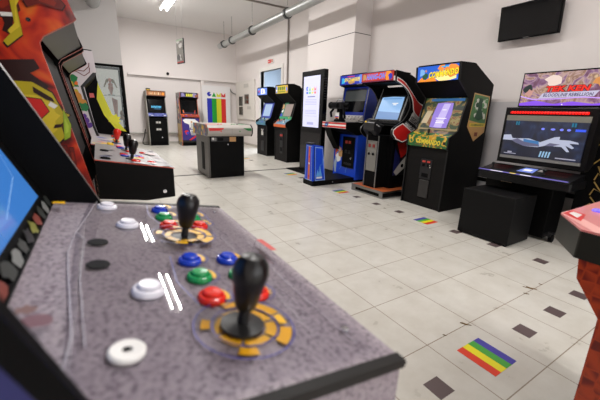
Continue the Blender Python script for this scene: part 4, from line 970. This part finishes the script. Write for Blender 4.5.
strip(t, 'control_panel', Wd, (-.008, .952), (.08, .992), camo, .02)
m = MB(); stick(t, .3, .03, .97)
for k in (.16, .42, .5): button(t, k, .03, .972, mat('yellow button plastic', (232, 196, 30), .3), plunger=False)
bz_ = splat('bezel jungle art', [(0, (30, 52, 30)), (.42, (60, 96, 44)), (.5, (190, 150, 60)), (.56, (224, 200, 120)), (.62, (196, 110, 40))], 9, .3, emit=.35, detail=2, dist=1)
strip(t, 'panel_shelf', Wd, (.08, .992), (.155, 1.03), bz_, .015)
strip(t, 'bezel', Wd, (.155, 1.03), (.272, 1.44), bz_, .015)
m, A = face_art((.153, 1.03), (.27, 1.44), Wd, .02); A.poly([(.04, .2), (.2, .2), (.27, .6), (.12, .6)], e('card cream', (206, 186, 150), .6)); A.rect(.0, .0, 1, .05, e('strip tan', (170, 150, 110), .5)); A.rect(.15, .9, .95, .98, e('bar blue', (50, 110, 170), .7)); m.build('bezel_print', t)
m, A = face_art((.1515, 1.03), (.2685, 1.44), Wd, .02); A.poly([(.3, .08), (.5, .06), (.72, .08), (.75, .5), (.72, .84), (.55, .86), (.34, .84), (.3, .5)], e('shooter screen', (140, 116, 206), .95)); A.poly([(.4, .09), (.6, .08), (.66, .82), (.5, .82)], e('shooter screen lit', (186, 172, 226), .95))
for z, x0_, x1_ in ((.62, .5, .6), (.36, .4, .66), (.27, .42, .6), (.22, .42, .64)): A.rect(x0_, z, x1_, z+.02, e_wht)
m.build('screen', t)
strip(t, 'marquee', Wd, (.022, 1.63), (.004, 1.81), blackm, .02)
m, A = face_art((.020, 1.63), (.002, 1.81), Wd, .03); A.rect(0, 0, 1, 1, e('sky blue', (26, 90, 200), 1)); A.blob(.12, .6, .05, e('smoke', (120, 170, 220), 1), 3); A.poly([(0, 0), (.12, .3), (.2, .1), (.4, .4), (.5, .0)], e_org); A.blob(.75, .35, .09, e('blast cream', (250, 225, 150), 1.1), 4, asp=1.8); A.blob(.85, .6, .07, e('blast orange', (235, 140, 50), 1), 5, asp=1.5); A.blob(.6, .85, .05, e('blast orange', (235, 140, 50), 1), 8); A.blob(.2, .35, .045, e('soldier green', (40, 90, 60), .8), 6); A.blob(.22, .7, .02, e('soldier face', (210, 140, 90), .9), 7)
A.text('COMMANDO', .3, .25, 1.0, .68, e('title outline', (60, 90, 30), .8), .2, .09, tilt=.16); A.text('COMMANDO', .3, .27, 1.0, .68, e_yel, .2, .04, tilt=.16); A.rect(.6, .85, .78, .93, e_cyan)
m.build('marquee_print', t)
coin_door(t, Wd, .345, .385, .65, .02, True, .17); MB().box(.27, .42, .008, .02, .13, .37, mat('charcoal door', (36, 34, 34), .4)).build('cash_door', t, .003)
MB().cyl((.41, .004, .55), (.41, .02, .55), .008, lgray, n=10).build('lock', t)
m = MB(); A = Art(m, (Wd, 0, 0), (0, 1, 0), (0, 0, 1), 1, 1)
A.poly([(.355, 1.50), (.71, 1.475), (.715, 1.02), (.50, .905), (.31, 1.09)], c('decal tan', (196, 150, 90)))
A.poly([(.37, 1.485), (.695, 1.462), (.70, 1.12), (.33, 1.17)], c('decal green', (74, 122, 70)))
for q in range(30): rr_ = random.Random(q); A.poly([(x+.05*math.cos(2*PI*i/7)*rr_.uniform(.4, 1), z+.05*math.sin(2*PI*i/7)*rr_.uniform(.4, 1)) for x, z in ((.4+.25*rr_.random(), 1.2+.22*rr_.random()),) for i in range(7)], [c('decal pale', (216, 218, 206)), c('decal dark', (28, 70, 44)), c('decal pale', (216, 218, 206)), c('decal mid', (96, 150, 96))][q % 4])
A.poly([(.48, 1.44), (.54, 1.44), (.56, 1.3), (.62, 1.2), (.52, 1.17), (.42, 1.2), (.47, 1.3)], c('decal dark', (28, 70, 44)))
A.rect(.34, 1.09, .69, 1.135, c('decal yellow', (222, 190, 60))); A.text('COMMANDO', .37, 1.10, .66, 1.127, c('decal letter', (60, 100, 40)), 0, .04); A.rect(.48, .97, .55, 1.02, c('decal rust', (120, 50, 24)))
m.build('side_decal', t)

# ================================================================== FIGHTER CABINET with bench and big screen
t = thing('arcade_cabinet', 'wide-screen fighting cabinet with lit header display near the right edge', 'arcade machine', (3.45, 1.52, 0))
dk_ = mat('dark cabinet metal', (9, 9, 11), .35, spec=.25)
MB().box(.28, .62, -.24, .42, .03, .62, black).build('body', t, .006)
MB().box(.27, .28, .10, .30, .52, .58, blackm).box(.262, .27, .14, .25, .535, .56, c('coin slot tan', (170, 150, 120))).build('coin_door', t)
m = MB(); m.prism([(.0, -.34), (.0, .32), (.05, .40), (.40, .40), (.40, -.44), (.05, -.44)], .585, .655, dk_, axis='z').build('control_deck', t, .012)
def dz(x): return .721+.16*x
m = MB(); m.prism([(.02, .65), (.34, .65), (.34, .72), (.02, .667)], -.43, .39, dk_, axis='y').build('control_panel', t, .004)
m = MB(); A = Art(m, (.02, .39, .668), (0, -1, 0), (.32, 0, .053), .82, .3243)
A.rect(0, .0, .98, .1, e('deck glow violet', (120, 110, 200), .6)); A.rect(.15, .02, .3, .08, e_wht); A.rect(.5, .02, .62, .08, e_wht); A.rect(.38, .03, .45, .09, e_yel)
A.rect(.36, .12, .66, .95, dgray)
A.poly([(.40, .35), (.58, .35), (.56, .85), (.42, .85)], e('pad screen', (120, 140, 220), .9)); A.rect(.44, .5, .53, .7, e_wht); A.rect(.585, .6, .64, .85, p_gry)
rg = e('ring red', (150, 24, 18), .35)
for cx in (.17, .80):
    for q in range(8):
        x_, z_ = cx+(q % 4-1.5)*.06, .45+.25*(q//4)
        A.stroke([(x_+.022*math.cos(2*PI*i/12), z_+.05*math.sin(2*PI*i/12)) for i in range(13)], .003, rg)
m.build('deck_print', t)
for y in (.30, -.18): stick(t, .14, y, .688, ball=True)
# monitor leaning slightly, with side cheeks
m = MB(); m.prism([(.34, .74), (.335, 1.32), (.52, 1.32), (.52, .80), (.44, .74)], -.415, .375, dk_, axis='y').build('monitor_housing', t, .01)
MB().box(.325, .336, -.375, .345, .79, .822, mgray).build('lower_bezel', t)
MB().box(.322, .336, -.375, .345, 1.185, 1.24, mat('bezel olive grey', (118, 116, 106), .4)).build('upper_bezel', t)
m = MB(); A = Art(m, (.321, .1, 1.203), (0, -1, 0), (0, 0, 1), .2, .02); A.text('TEKKEN  CABINET', .0, .1, 1, .9, p_blk); 
m = MB(); m.cyl((.325, .315, 1.268), (.325, -.345, 1.268), .013, e('light bar red', (236, 20, 14), 1.3), n=14)
for k in range(26): m.box(.310, .325, .305-.025*k, .309-.025*k, 1.256, 1.280, c('bar rib', (120, 10, 8)))
m.build('light_bar', t)
m = MB(); m.box(.322, .336, -.372, .342, .822, 1.185, e_dk)
A = Art(m, (.322, .342, .822), (0, -1, 0), (0, 0, 1), .714, .363)
nb = splat('fight screen haze', [(0, (10, 14, 34)), (.45, (20, 30, 62)), (.6, (34, 52, 96)), (.7, (60, 84, 130))], 5, .2, emit=.45, detail=2, const=False); A.rect(0, 0, 1, 1, nb)
ar = e('arm pale', (176, 182, 204), .9); ab = e('arm blue', (64, 120, 176), .8); sh = e('arm shade', (100, 100, 128), .8)
A.poly([(.0, .58), (.1, .60), (.13, .50), (.2, .5), (.35, .52), (.5, .44), (.56, .50), (.66, .60), (.72, .62), (.72, .54), (.84, .54), (.93, .50), (.94, .46), (.84, .46), (.9, .36), (.88, .33), (.8, .4), (.86, .25), (.83, .24), (.76, .36), (.66, .36), (.56, .35), (.48, .3), (.3, .3), (.18, .38), (.12, .44), (.0, .44)], ar)
A.poly([(.28, .5), (.48, .46), (.5, .32), (.3, .30)], ab); A.poly([(.12, .44), (.2, .5), (.3, .42), (.48, .38), (.5, .32), (.3, .3), (.18, .38)], sh); A.poly([(.56, .35), (.66, .36), (.74, .42), (.62, .44)], sh)
for k, x_ in enumerate((.5, .62, .72, .80)): A.disc(x_, .80, .016 if k != 1 else .02, e('pill blue', (120, 130, 235), 1), 14, ry=.011)
A.rect(.87, .77, .98, .83, e('pill deep', (60, 90, 230), 1))
for x_ in (.14, .82):
    for q in range(2): A.rect(x_+q*.03, .88, x_+q*.03+.02, .98, e('digits teal', (30, 110, 140), .9))
for q in range(4): A.poly([(.52+q*.035, .04), (.54+q*.035, .04), (.55+q*.035, .2), (.53+q*.035, .2)], e('stripe white', (150, 190, 220), .8))
A.rect(.05, .05, .22, .07, e('caption', (170, 170, 190), .7)); A.rect(.1, .08, .16, .12, e('caption', (170, 170, 190), .7)); A.rect(.72, .04, .95, .07, e('caption', (170, 170, 190), .7))
m.build('screen', t)
# header display
m = MB(); m.box(.40, .46, -.49, .30, 1.325, 1.665, blackm).build('header_casing', t, .004)
hd = splat('header artwork', [(0, (50, 34, 60)), (.36, (120, 70, 100)), (.45, (150, 110, 150)), (.52, (206, 170, 160)), (.58, (150, 110, 90)), (.66, (226, 190, 150))], 7, .2, emit=.85, detail=5, dist=1.6, const=False)
m = MB(); m.box(.398, .40, -.478, .288, 1.34, 1.652, hd)
A = Art(m, (.398, .288, 1.34), (0, -1, 0), (0, 0, 1), .766, .312)
A.poly([(0, 0), (1, 0), (1, .10), (.8, .05), (.6, .12), (.4, .05), (.2, .16), (0, .08)], e('header violet', (130, 80, 220), 1)); A.blob(.08, .55, .05, e('header dark', (40, 50, 50), .8), 4); A.blob(.1, .4, .04, e('header skin', (200, 150, 140), .8), 8)
A.blob(.35, .75, .05, e('header cream', (226, 206, 196), .9), 5, asp=1.5); A.blob(.85, .7, .07, e('header gold', (206, 140, 80), .9), 9)
A.text('TEK KEN', .285, .41, .755, .60, e('title dark', (70, 14, 20), .8), .15, .12); A.text('TEK KEN', .29, .42, .75, .59, e('title red', (222, 44, 36), 1), .15, .05)
A.poly([(.22, .22), (.8, .26), (.84, .42), (.26, .38)], e('plate silver', (190, 186, 210), .9)); A.text('BLOODLINE REBELLION', .27, .27, .79, .37, e('plate navy', (50, 40, 90), .8), .2, .02)
A.disc(.5, .03, .006, e_wht); A.stroke([(0, .3), (.15, .2), (.4, .2), (.7, .24), (1, .18)], .01, e('header lilac', (190, 150, 235), 1))
m.build('header_screen', t)
MB().box(.46, .50, -.2, 0, 1.1, 1.5, dgray).build('header_bracket', t)
# caster foot
f = MB().box(.30, .42, -.30, -.24, .06, .085, dgray).build('stabiliser', t)
MB().cyl((.34, -.31, .04), (.34, -.28, .04), .04, blackm, n=18).box(.33, .35, -.30, -.26, .04, .09, steel).build('caster', f)
t2 = thing('wall_socket_box', 'grey socket box low on the wall behind the wide-screen cabinet', 'socket', (4.588, 1.42, .42)); MB().box(-.05, 0, -.07, .07, 0, .12, mat('socket grey', (88, 88, 86), .5)).build('body', t2, .004); MB().lathe((-.05, 0, .06), [(.03, .0), (.028, .006), (0, .004)], dgray, 16, (-1, 0, 0)).build('socket', t2)
t = thing('bench_seat', 'plain black box bench in front of the wide-screen fighting cabinet', 'bench', (3.2, 1.36, 0))
MB().box(0, .42, 0, .51, .012, .486, mat('bench black', (14, 14, 15), .5, spec=.15, vary=.1)).build('box', t, .006)
for x in (.03, .39):
    for y in (.03, .48): MB().cyl((x, y, 0), (x, y, .013), .015, blackm, n=10).build('foot', t)

# tall dark cabinet side at the right edge
t = thing('arcade_cabinet', 'tall black cabinet with gold side pattern at the right edge by the wall', 'arcade machine', (4.09, .60, 0))
m = MB(); m.box(0, .5, .0, .62, 0, 1.7, blackm).build('body', t, .006)
m = MB(); A = Art(m, (0, .62, 0), (0, -1, 0), (0, 0, 1), .62, 1.7)
gd = c('gold scroll', (150, 122, 64))
for k in range(9): A.stroke([(.12+.08*math.sin(k), .2+.09*k), (.22, .24+.09*k), (.3+.05*math.cos(k), .22+.09*k), (.2, .28+.09*k)], .012, gd)
m.build('side_print', t)

# ================================================================== RIGHT FOREGROUND: pink panel, honeycomb side
t = thing('arcade_cabinet', 'right-edge cabinet with pink control panel and red honeycomb side', 'arcade machine', (1.18, .0, 0))
hex_ = bpy.data.materials.new('honeycomb print'); hex_.use_nodes = True; nt = hex_.node_tree; b = nt.nodes['Principled BSDF']
tc = nt.nodes.new('ShaderNodeTexCoord'); vo = nt.nodes.new('ShaderNodeTexVoronoi'); vo.feature = 'DISTANCE_TO_EDGE'; vo.inputs['Scale'].default_value = 30; vo.inputs['Randomness'].default_value = .25
rp = nt.nodes.new('ShaderNodeValToRGB'); rp.color_ramp.elements[0].position = .02; rp.color_ramp.elements[0].color = lin((176, 62, 20)); rp.color_ramp.elements[1].position = .35; rp.color_ramp.elements[1].color = lin((30, 5, 6)); q = rp.color_ramp.elements.new(.12); q.color = lin((120, 24, 12))
nt.links.new(tc.outputs['Object'], vo.inputs['Vector']); nt.links.new(vo.outputs['Distance'], rp.inputs[0]); nt.links.new(rp.outputs[0], b.inputs['Base Color']); b.inputs['Roughness'].default_value = .4
sp_ = [(.22, 0), (.225, .45), (.228, .62), (.30, .72), (.31, .80), (.10, .80), (-.02, 1.25), (.16, 1.42), (.12, 1.75), (-.55, 1.75), (-.6, 0)]
for x0_, x1_ in ((.02, .04), (.64, .66)): MB().prism(sp_, x0_, x1_, hex_, p_dred).build('side_panel', t)
MB().box(.04, .64, .19, .21, .02, .76, blackm).build('front_door', t); MB().box(.04, .64, -.58, -.56, .02, 1.7, blackm).build('back_panel', t)
MB().prism([(.0, -.1), (.0, .315), (.15, .42), (.53, .42), (.68, .315), (.68, -.1)], .788, .872, mat('pink box side', (36, 38, 34), .4, spec=.3), axis='z').build('control_box', t, .004)
pink = mat('pink print', (222, 140, 138), .35, coat=.3)
MB().prism([(.0, -.1), (.0, .315), (.15, .42), (.53, .42), (.68, .315), (.68, -.1)], .872, .878, pink, axis='z').build('control_panel', t)
m = MB(); A = Art(m, (0, -.1, .878), (1, 0, 0), (0, 1, 0), .68, .52)
A.poly([(.0, .74), (.22, 1.0), (.3, 1.0), (.06, .70), (.0, .70)], c('pink pale stripe', (238, 178, 172))); A.poly([(.14, .86), (.22, .99), (.34, .99), (.3, .9)], redp); A.poly([(.19, .9), (.25, .97), (.31, .97), (.28, .91)], p_wht)
A.poly([(.0, .6), (.5, .7), (1, .6), (1, .64), (.5, .75), (.0, .65)], c('pink pale stripe', (238, 178, 172)))
m.build('panel_print', t)
vg = mat('violet lit button', (120, 100, 235), .2, emit=1.2)
for x, y in ((.30, .365), (.36, .35), (.42, .365), (.31, .30), (.37, .285), (.43, .30)):
    MB().lathe((x, y, .879), [(.0165, 0), (.0165, .004), (.012, .008), (0, .009)], vg, 18).build('button', t)
stick(t, .17, .24, .879)
MB().slab(.04, .64, (.10, .80), (-.02, 1.25), .01, blackm).build('bezel', t); MB().box(.04, .64, .10, .12, 1.44, 1.72, e('marquee amber', (200, 120, 40), .7)).build('marquee', t)

# ------------------------------------------------------------------ printed artwork belongs to the part that carries it
HOST = {'panel_print': ('control_panel',), 'panel_logo': ('panel_front',), 'marquee_print': ('marquee',), 'bezel_print': ('bezel',), 'bezel_strip': ('bezel',), 'front_print': ('front_door',), 'side_print': ('side_panel', 'body'),
        'side_decal': ('side_panel+',), 'screen_image': ('screen',), 'top_print': ('top_console',), 'console_print': ('top_console',), 'end_plate': ('top_console',), 'door_print': ('door_panel',),
        'console_stripe': ('console',), 'lower_print': ('lower_body',), 'deck_print': ('control_panel',)}
for root in [o for o in COL.objects if o.parent is None and o.type == 'EMPTY']:
    kids = list(root.children)
    for ch in kids:
        b_ = ch.name.split('.')[0]
        if b_ not in HOST or ch.type != 'MESH': continue
        host = None
        for hn in HOST[b_]:
            hs = [k for k in kids if k.name.split('.')[0] == hn.rstrip('+') and k.type == 'MESH']
            if hs: host = hs[-1] if hn.endswith('+') else hs[0]; break
        if host is None: continue
        a_, b2 = host.data, ch.data
        vs = [v.co[:] for v in a_.vertices] + [v.co[:] for v in b2.vertices]; n0 = len(a_.vertices)
        ms = [m for m in a_.materials]; idx = []
        for m in b2.materials:
            if m not in ms: ms.append(m)
            idx.append(ms.index(m))
        fs = [tuple(p.vertices) for p in a_.polygons] + [tuple(v+n0 for v in p.vertices) for p in b2.polygons]
        fm_ = [p.material_index for p in a_.polygons] + [idx[p.material_index] for p in b2.polygons]
        me = bpy.data.meshes.new(a_.name); me.from_pydata(vs, [], fs)
        for m in ms: me.materials.append(m)
        me.polygons.foreach_set('material_index', fm_); me.polygons.foreach_set('use_smooth', [True]*len(fs)); me.set_sharp_from_angle(angle=R(35))
        host.data = me; bpy.data.objects.remove(ch)
        kids = [k for k in root.children]

# ------------------------------------------------------------------ lights
def area(name, loc, rot, sx, sy, power, col):
    L = bpy.data.lights.new(name, 'AREA'); L.shape = 'RECTANGLE'; L.size = sx; L.size_y = sy; L.energy = power; L.color = col
    o = bpy.data.objects.new(name, L); COL.objects.link(o); o.location = loc; o.rotation_euler = rot; return o
area('annex_lamp', (6.3, 10.5, 3.15), (0, 0, 0), 1.2, 2.5, 260, (.86, .92, 1))
area('rear_fill_light', (1.8, WY0+.02, 1.6), (R(90), 0, 0), 4.0, 2.4, 60, (.92, .96, 1))  # cool fill light added behind the viewer; the front wall has no window
wd = bpy.data.worlds.new('room air'); S.world = wd; wd.use_nodes = True
wd.node_tree.nodes['Background'].inputs[0].default_value = (.8, .85, .9, 1); wd.node_tree.nodes['Background'].inputs[1].default_value = .3

# ------------------------------------------------------------------ camera
cd = bpy.data.cameras.new('camera'); co = bpy.data.objects.new('camera', cd); COL.objects.link(co); S.camera = co
cd.sensor_width = 36; cd.lens = 318.3/600*36; cd.clip_start = .02
yaw, pitch, roll = R(32.0), R(15.2), R(2.0)
fwd = Vector((math.sin(yaw)*math.cos(pitch), math.cos(yaw)*math.cos(pitch), -math.sin(pitch)))
r0 = Vector((math.cos(yaw), -math.sin(yaw), 0)); u0 = r0.cross(fwd)
rt = r0*math.cos(roll)+u0*math.sin(roll); up = -r0*math.sin(roll)+u0*math.cos(roll)
M = Matrix((rt, up, -fwd)).transposed().to_4x4(); M.translation = Vector((0, 0, 1.18)); co.matrix_world = M
cd.dof.use_dof = True; cd.dof.focus_distance = 4.2; cd.dof.aperture_fstop = 4.6
S.view_settings.view_transform = 'Standard'; S.view_settings.look = 'None'; S.view_settings.gamma = 1; S.view_settings.exposure = 0.0
